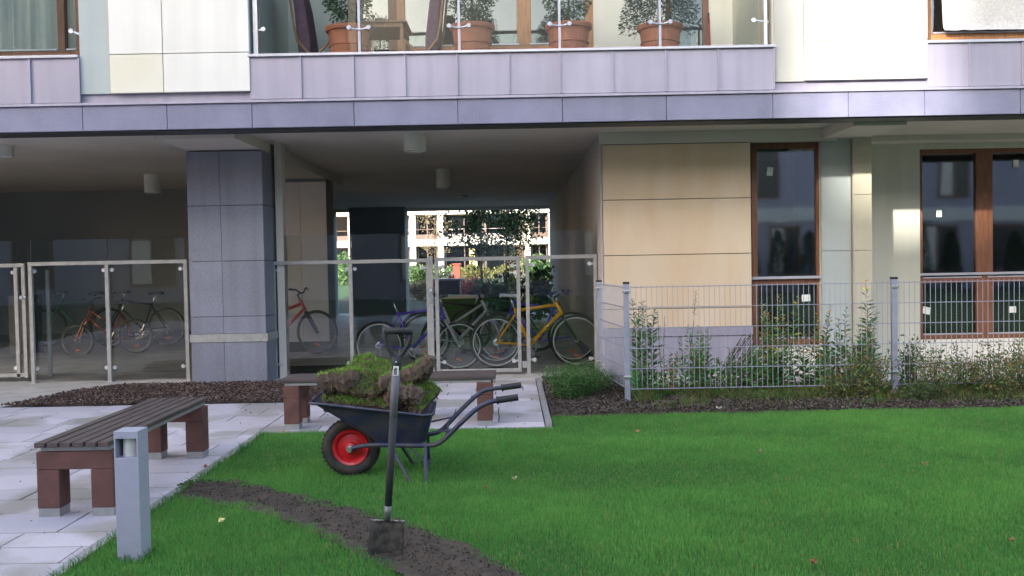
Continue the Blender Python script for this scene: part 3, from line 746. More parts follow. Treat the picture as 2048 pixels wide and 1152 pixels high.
# left bay
l0, l1, l2 = X(68, 11.25, 640), X(217, YS, 640), X(374, YS, 640)
t, put = screen('glass_screen', [X(64, YS, 640), l1, l2], 'steel framed glass screen in the left bay with red bicycle behind', z_rail=Z(522, YS, 200), gx=[(l0+.02, l1-.01), (l1+.01, l2-.03)])
YL = 11.3
q0, q1 = X(-140, YL, 640), X(50, YL, 640)
t, put = screen('glass_gate', [q0, X(35, YL, 640), q1], 'glass gate leaf cut by the left edge of the view', 'gate', z_rail=Z(527, YL, 30), btm=.06, gx=[(q0+.03, X(35, YL, 640)-.01)], y=YL, z0=.05)
kn = MB().lathe([(0, -.07), (.024, -.068), (.026, -.05), (.012, -.045), (.012, 0), (.03, 0)], (X(50, YL, 595), YL-.03, Z(595, YL, 50)), 20, 'Y')
put('handle', kn, M['chrome'])
t = MB().box(-.02, .02, -.02, .02, 0, 1.36).build('steel_post', M['steel'], None, .003, loc=(X(98, 11.75, 640), 11.75, 0), label='single steel post standing behind the left bay screen', cat='post')
# door mat
mt = MB().box(X(562, 11.9, 745), X(700, 11.9, 745), 11.4, 12.35, .002, .018).build('door_mat', mat('mat_ribbed', (.035,.035,.035), .95, 0, .3, 60.), label='dark ribbed doormat on the floor behind the glass screen', cat='mat')

# ================================================================ MESH FENCE
YM = 8.83
xf0 = X(1254, YM, 690); xf1 = X(1789, YM, 690); ztm = 1.10
FN = empty('mesh_fence', (xf0, YM, 0), 0, 'grey double rod mesh fence around the planting beside the lawn', 'fence')
def fput(nm, mb, m, parent=None, **k):
    mb.v = [tuple(Vector(q)-Vector((xf0, YM, 0))) for q in mb.v]; return mb.build(nm, m, parent or FN, **k)
def fpost(x, y, z=ztm+.03):
    p = fput('post', MB().box(x-.026, x+.026, y-.02, y+.03, -.1, z), M['fence'], bevel=.006)
    fput('cap', MB().box(x-.030, x+.030, y-.024, y+.034, z, z+.022), M['plastic_black'], p, bevel=.006)
    for zc in (z-.07, .24):
        fput('clamp', MB().box(x-.036, x+.036, y-.034, y-.021, zc-.014, zc+.014), M['chrome'], p, bevel=.003)
def fmesh(a, b, z0=.115, z1=ztm, name='mesh_panel'):
    a = Vector(a); b = Vector(b); L = (b-a).length; d = (b-a)/L; nrm_ = Vector((-d.y, d.x)); mb = MB()
    n_ = int(L/.05)
    for i in range(n_+1):
        p = a+d*(i*.05+.01)
        if (p-a).length > L: break
        mb.tube([(p.x, p.y, z0), (p.x, p.y, z1+.015)], .0029, 5, False)
    for i in range(6):
        z = z0+.01+i*(z1-z0-.012)/5
        for s in (-.006, .006):
            q0_ = a+nrm_*s; q1_ = b+nrm_*s
            mb.tube([(q0_.x, q0_.y, z), (q1_.x, q1_.y, z)], .0038, 5)
    fput(name, mb, M['fence'])
xf2 = xf1+(xf1-xf0)
for x in (xf0, xf1, xf2): fpost(x, YM)
fmesh((xf0+.03, YM-.012), (xf1-.03, YM-.012)); fmesh((xf1+.03, YM-.012), (xf2-.03, YM-.012))
xbk = X(1199, 10.2, 650); fpost(xbk, 10.2, ztm+.02)
fmesh((xf0-.0, YM+.03), (xbk, 10.17))

# ================================================================ BENCHES, BOLLARD
def timber(name, c, s): return speckle(mat(name, c, .7, 0, .25, 3., .15, 90., stretch=s), 60, (c[0]*.5, c[1]*.5, c[2]*.5), .5)
M['slat_y'] = timber('dark_slats', (.085,.062,.058), (14, 1, 14))
M['redleg'] = speckle(mat('red_brown_stone_legs', (.125,.052,.042), .75, 0, .2, 9., .1, 90.), 12, (.085,.04,.035), .4)
def bench(loc, rz, L, label):
    # long axis along local y, 0.42 wide
    t = empty('bench', loc, rz, label, 'bench', 'low slatted benches on the paving'); W = .425; H = .42
    for i in range(6):
        u = -W/2+.0+i*W/6; zz_ = H+.001*math.sin(i*5)
        MB().box(u+.006, u+W/6-.006, -L/2-.03, L/2+.03, H-.028, zz_).build('slat', M['slat_y'], t, .004)
    MB().box(-W/2+.02, W/2-.02, -L/2+.01, L/2-.01, H-.055, H-.030).build('steel_tray', M['steel'], t, .003)
    for s in (-1, 1):
        y0 = -L/2+.0 if s < 0 else L/2-.13
        fr = MB().box(-W/2, W/2, y0, y0+.13, H-.156, H-.056).box(-W/2, -W/2+.125, y0+.001, y0+.129, .047, H-.157).box(W/2-.125, W/2, y0+.001, y0+.129, .047, H-.157).build('leg_frame', M['redleg'], t, .005)
        for q in (-W/2, W/2-.125):
            MB().box(q+.004, q+.121, y0+.004, y0+.126, 0, .048).build('foot', M['steel'], fr)
bench((-2.445, 5.91, 0), 0, 1.62, 'dark slatted bench in front left with red brown legs, end towards the viewer')
bench((-1.05, 7.88, 0), R(90), 1.74, 'dark slatted bench standing lengthwise behind the wheelbarrow')
bx0, by0 = G(259, 1122)
BO = empty('bollard_light', (bx0, by0+.06, 0), 0, 'short square grey bollard light with open lamp window at the lawn edge', 'bollard')
bm_ = mat('bollard_paint', (.38,.38,.47), .5, .2, .04, 20.)
bw, bd, bh = .057, .06, .612
b = MB(); b.box(-bw, bw, -bd, bd, -.05, bh-.125)
b.box(-bw, -bw+.008, -bd, bd, bh-.125, bh-.035); b.box(bw-.008, bw, -bd, bd, bh-.125, bh-.035); b.box(-bw, bw, -bd, bd, bh-.035, bh)
b.build('housing', bm_, BO, .002)
MB().lathe([(0, bh-.1245), (.036, bh-.1245), (.036, bh-.0355), (0, bh-.0355)], n=28).build('lamp_tube', mat('bollard_lens', (.62,.62,.58), .3, .1), BO, smooth=False)
MB().box(-bw+.008, bw-.008, bd-.012, bd-.002, bh-.125, bh-.035).build('reflector', M['steel'], BO)

# ================================================================ WHEELBARROW
WB = empty('wheelbarrow', (-.80, 6.0, 0), R(3), 'navy blue wheelbarrow with red rimmed wheel loaded with cut turf', 'wheelbarrow')
WO = Vector((-.80, 6.0, 0))
navy = speckle(mat('navy_paint', (.034,.040,.088), .5, .1, .2, 6., .05, 40.), 11, (.09,.075,.065), .55)
def wput(nm, mb, m, parent=None, **k): 
    mb.v = [(q[0]-WO.x, q[1]-WO.y, q[2]) for q in mb.v]; return mb.build(nm, m, parent or WB, **k)
# tray: rings from bottom to rim (x0 front, x1 back, half width front, half width back, z front, z back)
def ring(xf, xb_, wf, wb_, zf, zb_, r=.05, n=5):
    P = []
    cs = [(xf, -wf, zf, 180, 270), (xb_, -wb_, zb_, 270, 360), (xb_, wb_, zb_, 0, 90), (xf, wf, zf, 90, 180)]
    for (cx, cy, cz, a0, a1) in cs:
        sx = 1 if cx == xf else -1; sy = 1 if cy < 0 else -1
        for i in range(n):
            a = R(a0+(a1-a0)*i/(n-1)); P.append((cx+sx*r+r*math.cos(a), 6.0+cy+sy*r+r*math.sin(a), cz))
    return P
levels = [(-.90, -.575, .145, .165, .232, .228, .05), (-.925, -.565, .16, .18, .262, .262, .055), (-1.255, -.525, .255, .275, .500, .415, .06), (-1.285, -.520, .275, .285, .512, .425, .06), (-1.287, -.518, .278, .288, .503, .416, .06)]
inner = [(-1.255, -.530, .250, .270, .497, .412, .05), (-.925, -.572, .155, .175, .268, .266, .05)]
vs = []; fs = []; rings = [ring(*a[:6], r=a[6]) for a in levels]; rin = [ring(*a[:6], r=a[6]) for a in inner]; k = len(rings[0])
tb = MB(); o_ = 0
def strip(ra, rb, flip=False):
    fs = [(i, (i+1) % k, k+(i+1) % k, k+i) for i in range(k)]
    if flip: fs = [f[::-1] for f in fs]
    tb.add(ra+rb, fs)
for i in range(len(rings)-2): strip(rings[i], rings[i+1])
strip(rings[3], rin[0]); strip(rin[0], rin[1])
tb.add(rings[0], [tuple(range(k))[::-1]]); tb.add(rin[1], [tuple(range(k))])
wput('tray', tb, navy, smooth=False)
rimt = MB().tube(rings[3]+[rings[3][0]], .009, 8, False); wput('tray_rim', rimt, navy, smooth=True)
def curve(pts, n=6):
    # catmull-rom
    P = [Vector(p) for p in pts]; P = [P[0]*2-P[1]]+P+[P[-1]*2-P[-2]]; out = []
    for i in range(1, len(P)-2):
        for j in range(n):
            t = j/n; a, b, c, d = P[i-1:i+3]
            out.append(.5*((2*b)+(-a+c)*t+(2*a-5*b+4*c-d)*t*t+(-a+3*b-3*c+d)*t**3))
    out.append(P[-2]); return out
for s in (-1, 1):
    Y0 = 6.0+s*.27; Yi = 6.0+s*.17; Yh = 6.0+s*.065; dx = .055 if s > 0 else 0; dz = .0
    pts = [(-1.07, Yh, .178), (-1.0, 6+s*.10, .205), (-.90, 6+s*.15, .222), (-.75, Yi, .220), (-.56, Yi+s*.02, .218), (-.475, 6+s*.22, .245), (-.36, 6+s*.255, .355), (-.25, Y0, .452), (-.17, Y0+s*.01, .495), (-.08+dx, Y0+s*.01, .510), (.0+dx, Y0+s*.01, .520)]
    fr = wput('frame_tube', MB().tube(curve(pts), .0155, 10), navy, smooth=True)
    g = MB().tube([(-.115+dx, Y0+s*.01, .507), (.012+dx, Y0+s*.01, .522)], .021, 12); g.tube([(-.125+dx, Y0+s*.01, .5055), (-.113+dx, Y0+s*.01, .507)], .025, 12)
    wput('grip', g, M['plastic_black'], fr)
    lg = MB().tube([(-.80, Yi, .222), (-.675, 6+s*.25, 0.0)], .011, 8); lg.tube([(-.575, Yi+s*.02, .22), (-.575, 6+s*.26, .0)], .011, 8)
    wput('leg', lg, navy); wput('brace', MB().tube([(-.69, Yi, .222), (-.577, 6+s*.215, .11)], .006, 6).tube([(-.55, 6+s*.2, .30), (-.40, 6+s*.25, .32)], .006, 6), navy)
wput('cross_bar', MB().tube([(-.575, 5.745, .03), (-.575, 6.255, .03)], .008, 6).tube([(-.44, 5.77, .28), (-.44, 6.23, .28)], .009, 8), navy)
WC = (-1.065, 6.0, .185)
wh = wput('wheel', MB().lathe([(.02, -.045), (.03, -.04), (.035, -.022), (.085, -.012), (.098, -.03), (.114, -.036), (.118, -.030), (.106, -.018), (.106, .018), (.118, .03), (.114, .036), (.098, .03), (.085, .012), (.035, .022), (.03, .04), (.02, .045)], WC, 40, 'Y'), mat('red_rim', (.55,.012,.02), .35, 0, .08, 12., coat=.3), smooth=False)
wput('tyre', MB().torus(WC, .147, .041, 48, 14), M['tyre'], wh, smooth=True)
tr_ = MB()
for i in range(40):
    a = 2*math.pi*i/40
    for s in (-1, 1):
        m4 = Matrix.Translation(WC) @ Matrix.Rotation(a, 4, 'Y'); q = MB().box(-.006, .006, s*.018-.012, s*.018+.012, .184, .1905)
        tr_.add([m4 @ Vector(p) for p in q.v], q.f)
wput('tyre_tread', tr_, M['tyre'], wh)
wput('axle', MB().tube([(WC[0], 5.915, .185), (WC[0], 6.085, .185)], .011, 10).lathe([(0, -.09), (.017, -.09), (.017, -.075), (.011, -.075)], WC, 6, 'Y').lathe([(.0, -.076), (.024, -.076), (.024, -.07), (0, -.07)], WC, 16, 'Y'), M['chrome'], wh)
# cut sods in the tray
sodsoil = speckle(mat('sod_soil', (.088,.058,.040), .95, 0, .35, 22., .9, 50.), 40, (.15,.105,.075), .55)
def sod(c, s, rot, bend, seed, label, hang=0):
    r = random.Random(seed); nx, ny = 30, 22
    L, W, T = s; top = []; bot = []
    for j in range(ny+1):
        for i in range(nx+1):
            u = i/nx-.5; v = j/ny-.5
            nz = .026*mn.noise(Vector((u*5+seed, v*5, seed)))+.013*mn.noise(Vector((u*17+seed, v*14, 1)))
            ex = 1+.28*mn.noise(Vector((seed, v*6, 2))); ey = 1+.3*mn.noise(Vector((u*5, seed, 7)))
            x = u*L*ex; y = v*W*ey
            if abs(bend) > .01:
                Rr = L/bend; th = x/Rr
                tp = Vector(((Rr+0)*math.sin(th), y, (Rr)*math.cos(th)-Rr+nz))
                bt = Vector(((Rr-T)*math.sin(th), y*.94, (Rr-T)*math.cos(th)-Rr+1.2*nz+.014*mn.noise(Vector((u*11, v*9, seed+3)))))
            else:
                tp = Vector((x, y, nz)); bt = Vector((x*.96, y*.95, -T+nz+.014*mn.noise(Vector((u*11, v*9, seed+3)))))
            top.append(tp); bot.append(bt)
    A = nx+1; m_ = len(top); fs = []
    for j in range(ny):
        for i in range(nx):
            q = j*A+i; fs += [(q, q+1, q+A+1, q+A), (m_+q+A, m_+q+A+1, m_+q+1, m_+q)]
    bd_ = [i for i in range(A)]+[j*A+nx for j in range(1, ny+1)]+[ny*A+i for i in range(nx-1, -1, -1)]+[j*A for j in range(ny-1, 0, -1)]
    # ragged soil edge: mid ring pushed out
    cen = Vector((0, 0, 0)); mid = []
    bot = [p+Vector((r.gauss(0, .0035), r.gauss(0, .0035), r.gauss(0, .004))) for p in bot]
    for q in bd_:
        p = (top[q]+bot[q])*.5; dd = Vector((p.x, p.y, 0)); p = p+dd*(.03+.10*r.random())+Vector((0, 0, r.gauss(0, .006))); mid.append(p)
    off = 2*m_; K = len(bd_)
    for i in range(K):
        a, b = bd_[i], bd_[(i+1) % K]; c0, c1 = off+i, off+(i+1) % K
        fs += [(b, a, c0, c1), (m_+a, m_+b, c1, c0)]
    E = Matrix.Rotation(rot[2], 3, 'Z') @ Matrix.Rotation(rot[1], 3, 'Y') @ Matrix.Rotation(rot[0], 3, 'X')
    mb = MB().add(top+bot+mid, fs)
    for i in range(260):    # crumbs of earth sticking to the torn faces
        p = (mid[r.randrange(len(mid))] if r.random() < .6 else bot[r.randrange(len(bot))])+Vector((r.gauss(0, .006), r.gauss(0, .006), r.gauss(0, .012))); a = r.uniform(.003, .009)
        mb.add([p+Vector(v)*a*r.uniform(.6, 1.3) for v in ((1,0,0),(-1,0,0),(0,1,0),(0,-1,0),(0,0,1),(0,0,-1))], [(0,2,4),(2,1,4),(1,3,4),(3,0,4),(2,0,5),(1,2,5),(3,1,5),(0,3,5)])
    for i in range(46):     # hanging roots at the torn edge
        q = r.choice(bd_); p = bot[q]+Vector((r.gauss(0, .008), r.gauss(0, .008), .01)); e = p+Vector((r.gauss(0, .014), r.gauss(0, .014), -r.uniform(.01, .035)))
        mb.tube([p, p.lerp(e, .5)+Vector((r.gauss(0, .004), 0, 0)), e], [.0022, .0014, .0006], 4, False)
    mb.rot(E)
    o = mb.build('turf_sod', sodsoil, None, smooth=False, loc=c, label=label, cat='turf', group='cut sods heaped in the wheelbarrow')
    # grass on the top face
    tp = [E @ p for p in top]; N = int(L*W*42000); ub = nr.uniform(0, nx, N); vb = nr.uniform(0, ny, N)
    T_ = np.array([tuple(p) for p in tp]).reshape(ny+1, nx+1, 3)
    i0 = np.minimum(ub.astype(int), nx-1); j0 = np.minimum(vb.astype(int), ny-1); fu = (ub-i0)[:, None]; fv = (vb-j0)[:, None]
    P = T_[j0, i0]*(1-fu)*(1-fv)+T_[j0, i0+1]*fu*(1-fv)+T_[j0+1, i0]*(1-fu)*fv+T_[j0+1, i0+1]*fu*fv
    du = T_[j0, i0+1]-T_[j0, i0]; dv = T_[j0+1, i0]-T_[j0, i0]; nn = np.cross(du, dv); nn /= np.linalg.norm(nn, axis=1)[:, None]
    nn = nn+np.array([0, 0, .5]); nn /= np.linalg.norm(nn, axis=1)[:, None]
    keep = np.array([mn.noise(Vector((a*1.1, b*1.1, seed))) for a, b in zip(ub[::1]*.4, vb*.4)]) > (-.05 if seed in (4, 6, 7, 8) else -.22)
    P = P[keep]; nn = nn[keep]; n_ = len(P)
    blades('grass', P-nn*.004, nn, nr.uniform(.018, .042, n_), nr.uniform(.0022, .0038, n_), tints(n_, [(.17,.38,.05),(.26,.44,.06),(.10,.27,.04),(.40,.38,.12)], .4), M['grass'], o, lean=.5)
sod((-.86, 6.03, .51), (.48, .36, .11), (0, R(5), 0), .1, 10, 'broad sod lying at the bottom of the tray under the others')
sod((-1.07, 5.96, .56), (.30, .30, .07), (R(30), R(6), .1), .2, 1, 'grassy sod at the front tip of the barrow tray')
sod((-.92, 5.90, .545), (.34, .22, .07), (R(38), R(5), .05), -.25, 2, 'lowest grassy sod along the near rim of the tray')
sod((-.63, 5.96, .555), (.24, .32, .07), (R(22), R(32), -.15), .5, 3, 'grassy sod sliding down at the handle end of the tray')
sod((-1.125, 5.93, .675), (.24, .24, .105), (R(-8), R(-8), .12), .25, 4, 'thick folded sod with bare earth side at the top left of the heap')
sod((-.94, 6.00, .700), (.28, .26, .08), (R(26), R(14), -.1), .8, 5, 'bright green sod crowning the middle of the heap')
sod((-.71, 5.98, .655), (.32, .24, .08), (R(-22), R(-20), .3), -.7, 6, 'upturned sod with curled earthy edge right of the spade shaft')
sod((-.97, 5.87, .625), (.26, .17, .07), (R(50), R(4), 0), .3, 7, 'small tilted sod facing the viewer in the middle of the heap')
sod((-.71, 5.875, .555), (.22, .16, .09), (R(-42), R(12), .4), .6, 8, 'crumbled sod of dark earth at the near corner of the tray')
sod((-1.06, 5.855, .525), (.22, .12, .06), (R(30), R(8), 0), .2, 9, 'flat sod with fringe of grass lying along the near left rim')
sod((-.82, 5.92, .63), (.20, .18, .07), (R(48), R(-12), .3), .4, 12, 'steep green sod directly behind the spade shaft')

# ================================================================ SPADE
xs_, ys_ = G(771, 1108)
SP = empty('spade', (xs_, ys_, 0), 0, 'spade with grey and black shaft standing upright in the trench', 'spade')
SP.rotation_euler = (R(1), R(4.6), R(4))
bl_ = MB(); n_ = 10; vs = []
for j, z in enumerate([-.10, .0, .06, .12, .165]):
    for i in range(n_+1):
        u = i/n_*2-1; vs.append((u*.083*(1-.03*(z > .1)), -.012*u*u*1.6+.0, z+(-.012*(1-u*u) if j == 0 else 0)))
A = n_+1
for (dy) in (0,):
    bl_.add(vs, [(j*A+i, j*A+i+1, (j+1)*A+i+1, (j+1)*A+i) for j in range(4) for i in range(n_)])
bo = bl_.build('blade', speckle(mat('muddy_steel', (.035,.031,.028), .85, .0, .3, 12., .2, 60.), 25, (.11,.09,.07), .6), SP, smooth=True)
sm = bo.modifiers.new('thick', 'SOLIDIFY'); sm.thickness = .004; sm.offset = 0
MB().box(-.082, -.016, -.017, -.008, .161, .167).box(.016, .082, -.017, -.008, .162, .168).build('tread', speckle(mat('worn_tread', (.30,.29,.28), .7, 0, .3, 40.), 60, (.05,.045,.04), 1.), bo, .002)
MB().tube([(0, -.006, .165), (0, -.010, .20), (0, -.010, .235)], [.013, .017, .0185], 12).build('socket', mat('worn_steel', (.16,.155,.15), .45, .5, .2, 30.), SP, smooth=True)
MB().tube([(0, -.010, .225), (0, -.010, .66)], .0175, 14).build('shaft', mat('black_shaft', (.028,.028,.030), .7, 0, .1), SP, smooth=True)
gs = MB().tube([(0, -.010, .66), (0, -.010, .905)], .0185, 14).build('shaft_sleeve', mat('grey_sleeve', (.17,.16,.19), .65, 0, .05), SP, smooth=True)
st = MB().box(-.013, .013, -.0315, -.0295, .855, .90).build('price_sticker', M['white'], gs)
bc = MB(); z = .860
for wq in [.002, .001, .003, .001, .002, .001, .001, .003, .002, .001]:
    bc.box(-.009, .006, -.0325, -.0316, z, z+wq); z += wq+.0014
bc.build('barcode', mat('ink', (.03,.03,.04), .6), st)
h = MB().tube([(0, -.01, .88), (0, -.01, .94)], [.021, .024], 14)
for s in (-1, 1): h.tube(curve([(0, -.01, .925), (s*.030, -.01, .965), (s*.056, -.01, 1.02), (s*.058, -.01, 1.066)], 5), [.014]*3+[.011]*(13) , 10)
h.tube([(-.064, -.01, 1.062), (.064, -.01, 1.062)], .0165, 12)
ho = h.build('handle', M['plastic_black'], SP, smooth=True); 
MB().lathe([(0, -.028), (.005, -.027), (.006, -.024), (0, -.02)], (0, -.008, .918), 10, 'Y').build('rivet', M['chrome'], ho)
# ================================================================ BICYCLES
def paint(name, c): return mat('bike_'+name, c, .35, .1, .06, 20., coat=.4)
spoke_m = mat('spokes', (.35,.35,.36), .4, .7); rim_m = mat('rim_alloy', (.78,.78,.76), .45, .2)
blackp = mat('bike_black', (.02,.02,.022), .4, 0, .1)
def bike(name, loc, rz, col, label, lean=0., wr=.335, sc=1., saddle=(.02,.02,.02), fork=None, steer=0., bars='flat', rimm=None, style='diamond', text=None, steps=None, group=True):
    t = empty(name, loc, rz, label, 'bicycle', 'bicycles parked in the passage'); t.rotation_euler = (lean, 0, rz)
    fk = fork or col; rimm = rimm or rim_m
    HT, HB, FH, BB, SC, RH = Vector((.77,0,.82)), Vector((.84,0,.68)), Vector((1.02,0,wr)), Vector((.42,0,.29)), Vector((.25,0,.73)), Vector((0,0,wr))
    HT, HB, FH, BB, SC = [Vector((p.x*sc, 0, wr+(p.z-.335)*sc)) for p in (HT, HB, FH, BB, SC)]
    f = MB(); r = (.0215 if text else .017)*sc
    if style == 'diamond': f.tube([SC*.97+HT*.03, HT-Vector((-.01, 0, .02))], r, 10)
    elif style == 'step': f.tube([SC*.5+BB*.5, HT-Vector((-.01, 0, .03))], r, 10)
    elif style == 'sus':
        f.tube([BB*.3+SC*.7, HT-Vector((-.01, 0, .05))], r*1.4, 10)
    f.tube([HB+Vector((-.01, 0, .02)), BB], r*1.25, 10)
    f.tube([BB, SC+Vector((-.01, 0, .03))], r, 10); f.tube([HT+Vector((-.01, 0, .02)), HB-Vector((-.005, 0, .01))], r*1.25, 12)
    for s in (-1, 1):
        f.tube([SC+Vector((.01, s*.015, -.03)), RH+Vector((0, s*.062, 0))], r*.55, 8); f.tube([BB+Vector((0, s*.02, 0)), RH+Vector((0, s*.062, 0))], r*.6, 8)
    f.lathe([(0, -.036), (.022, -.036), (.022, .036), (0, .036)], BB, 14, 'Y')
    f.build('frame', col, t, smooth=True)
    fo = MB(); top = HB-Vector((-.012, 0, .02)); 
    for s in (-1, 1):
        fo.tube(curve([top+Vector((0, s*.055, -.02)), top*.5+FH*.5+Vector((.0, s*.055, 0)), FH+Vector((-.012, s*.055, .03)), FH+Vector((0, s*.055, 0))], 4), [.016]*4+[.015]*4+[.011]*5, 8)
    fo.tube([top+Vector((0, -.06, -.015)), top+Vector((0, .06, -.015))], .016, 8)
    fo.build('fork', fk, t, smooth=True)
    def wheel(c, rotz):
        mb = MB().torus((0,0,0), wr-.038, .0105, 44, 8).lathe([(.0, -.05), (.012, -.05), (.02, -.03), (.014, 0), (.02, .03), (.012, .05), (0, .05)], (0,0,0), 14, 'Y')
        o = mb.build('wheel', rimm, t, smooth=True, loc=c); o.rotation_euler = (0, 0, rotz)
        MB().torus((0,0,0), wr-.019, .019, 48, 10).build('tyre', M['tyre'], o, smooth=True)
        sp = MB()
        for i in range(28):
            a = 2*math.pi*i/28; s = 1 if i % 2 else -1; b_ = a+.5*(1 if i % 4 < 2 else -1)
            sp.tube([(.02*math.cos(b_), s*.028, .02*math.sin(b_)), ((wr-.045)*math.cos(a), 0, (wr-.045)*math.sin(a))], .0011, 4, False)
        sp.build('spokes', spoke_m, o)
        rf = MB().box(-.035, .035, -.012, -.004, -.012, .012); rf.rot(Matrix.Rotation(R(15), 3, 'Y')); rf.v = [(p[0]+.0, p[1], p[2]-wr*.55) for p in rf.v]
        rf.build('reflector', mat('orange_reflector', (.75,.16,.03), .3), o)
        return o
    wheel(RH, 0); wheel(FH, steer)
    ST = SC+(SC-BB).normalized()*.20*sc
    MB().tube([SC, ST], .0135, 10).build('seat_post', M['chrome'], t, smooth=True)
    sd = MB(); P = [(-.13, .065, -.0), (-.10, .075, .012), (-.03, .06, .010), (.05, .028, .0), (.13, .018, -.004)]; vs = []
    for (x, hw, z) in P:
        for q in range(9):
            u = q/8*2-1; vs.append((ST.x+x, u*hw, ST.z+.03+z-.022*abs(u)**2.5))
        for q in range(8, -1, -1):
            u = q/8*2-1; vs.append((ST.x+x, u*hw*.8, ST.z+.03+z-.05+.015*(1-abs(u))))
    fs = [(i*18+j, i*18+(j+1) % 18, (i+1)*18+(j+1) % 18, (i+1)*18+j) for i in range(4) for j in range(18)]+[tuple(range(17, -1, -1)), tuple(72+j for j in range(18))]
    sd.add(vs, fs); sd.build('saddle', mat('saddle_%d' % int(saddle[0]*100), saddle, .5), t, smooth=True)
    hb = MB(); S = HT+(HT-HB).normalized()*.10*sc; S2 = S+Vector((.07*sc, 0, .03))
    hb.tube([HT, S, S2], .014, 10)
    cs, sn = math.cos(steer), math.sin(steer)
    def rb(x, y, z): return S2+Vector((x*cs-y*sn, x*sn+y*cs, z))
    if bars == 'riser': pts = [rb(-.06, -.30, .06), rb(-.02, -.16, .05), rb(0, -.06, 0), rb(0, .06, 0), rb(-.02, .16, .05), rb(-.06, .30, .06)]
    elif bars == 'horn': pts = [rb(.12, -.27, .05), rb(.02, -.28, .0), rb(0, 0, 0), rb(.02, .28, 0), rb(.12, .27, .05)]
    else: pts = [rb(-.03, -.29, .01), rb(0, -.1, 0), rb(0, .1, 0), rb(-.03, .29, .01)]
    hb.tube(pts, .012, 8)
    ho = hb.build('handlebar', M['chrome'] if bars != 'riser' else blackp, t, smooth=True)
    gm = MB()
    for a, b in ((pts[0], pts[1]), (pts[-1], pts[-2])): gm.tube([a, a.lerp(b, .45)], .018, 8)
    for a, b in ((pts[0], pts[1]), (pts[-1], pts[-2])):
        m_ = a.lerp(b, .5); gm.tube([m_, m_+Vector((.04, 0, -.01)), m_.lerp(a, .8)+Vector((.05, 0, -.02))], .005, 5)
    gm.build('grip', blackp, ho, smooth=True)
    ck = MB().lathe([(.085, -.052), (.092, -.052), (.092, -.047), (.085, -.047), (.085, -.052)], BB, 32, 'Y').lathe([(0, -.055), (.02, -.055), (.02, -.045), (0, -.045)], BB, 12, 'Y')
    for i in range(5):
        a = 2*math.pi*i/5; ck.tube([BB+Vector((0, -.05, 0)), BB+Vector((.088*math.cos(a), -.05, .088*math.sin(a)))], .006, 5)
    co = ck.build('chainwheel', M['chrome'], t)
    for s, a in ((-1, R(-60)), (1, R(120))):
        e = BB+Vector((.165*math.cos(a), s*.075, .165*math.sin(a)))
        cr = MB().tube([BB+Vector((0, s*.06, 0)), e], .010, 8).build('crank', M['chrome'], t)
        MB().box(e.x-.045, e.x+.045, min(e.y, e.y+s*.09)+.0, max(e.y, e.y+s*.09), e.z-.011, e.z+.011).build('pedal', blackp, cr, .003)
    chn = MB(); chn.tube([RH+Vector((0, -.048, .035)), BB+Vector((0, -.05, .088))], .004, 4); chn.tube([RH+Vector((0, -.048, -.035)), BB+Vector((0, -.05, -.088))], .004, 4)
    chn.build('chain', M['darkmetal'], t)
    dr = MB().lathe([(0, -.06), (.045, -.055), (.045, -.04), (0, -.04)], RH, 18, 'Y').tube([RH+Vector((.01, -.06, -.03)), RH+Vector((.03, -.062, -.08)), RH+Vector((.02, -.062, -.13))], .010, 6)
    dr.build('derailleur', M['chrome'], t)
    if text:
        cu = bpy.data.curves.new('lettering', 'FONT'); cu.body = text; cu.size = .11; cu.extrude = .001; cu.align_x = 'CENTER'; cu.align_y = 'CENTER'; cu.space_character = 1.15
        to = bpy.data.objects.new('tmp', cu); COL.objects.link(to); bpy.context.view_layer.update()
        me = bpy.data.meshes.new_from_object(to.evaluated_get(bpy.context.evaluated_depsgraph_get())); bpy.data.objects.remove(to)
        me.materials.clear(); me.materials.append(blackp)
        lo = link('lettering', me, t); c = BB.lerp(HB, .58); d = (HB-BB).normalized()
        lo.matrix_local = Matrix.Translation(c+Vector((0, -.0285, 0))) @ Matrix.Rotation(-math.atan2(d.z, d.x), 4, 'Y') @ Matrix.Rotation(R(90), 4, 'X')
        lo.scale = (.80, .50, 1)
    return t
# positions: rear wheel contact from the photograph
def bloc(px, Y, py=700): return (X(px, Y, py), Y, .003)
purple = paint('purple', (.13,.05,.55)); yellow = paint('yellow', (.90,.42,.01)); redp = paint('red', (.22,.025,.02)); pink = paint('pink_red', (.75,.07,.11)); orange = paint('orange', (.38,.07,.015)); blue = paint('violet_blue', (.10,.06,.52)); silver = paint('silver', (.50,.50,.52))
bike('bicycle', bloc(758, 11.78), 0, purple, 'purple bicycle with silver fork behind the glass screen left of the gate', wr=.315, saddle=(.06,.06,.08), fork=silver, steer=R(12), lean=R(-3))
bike('bicycle', bloc(993, 11.75), 0, yellow, 'yellow mountain bicycle with white saddle and dark lettering behind the right glass screen', saddle=(.7,.7,.72), fork=blackp, bars='horn', lean=R(-2), steer=R(-10), text='GIANT')
bike('bicycle', bloc(1146, 12.35, 690), R(180), blue, 'violet blue bicycle facing left behind the yellow bicycle', saddle=(.05,.05,.2), steer=R(8), lean=R(2), fork=silver)
bike('bicycle', bloc(852, 12.5, 690), R(3), silver, 'silver bicycle standing behind the gate between purple and yellow bicycles', style='step', bars='riser', saddle=(.03,.03,.03), steer=R(-14))
bike('bicycle', bloc(985, 13.1, 690), R(172), blackp, 'black bicycle deeper in the passage behind the gate', bars='riser', rimm=blackp, steer=R(5))
bike('bicycle', bloc(504, 14.15, 680), R(-4), pink, 'pink red bicycle with black fork and bars by the inner column', fork=blackp, bars='riser', style='sus', steer=R(-8), rimm=mat('dark_rim', (.10,.10,.10), .4))
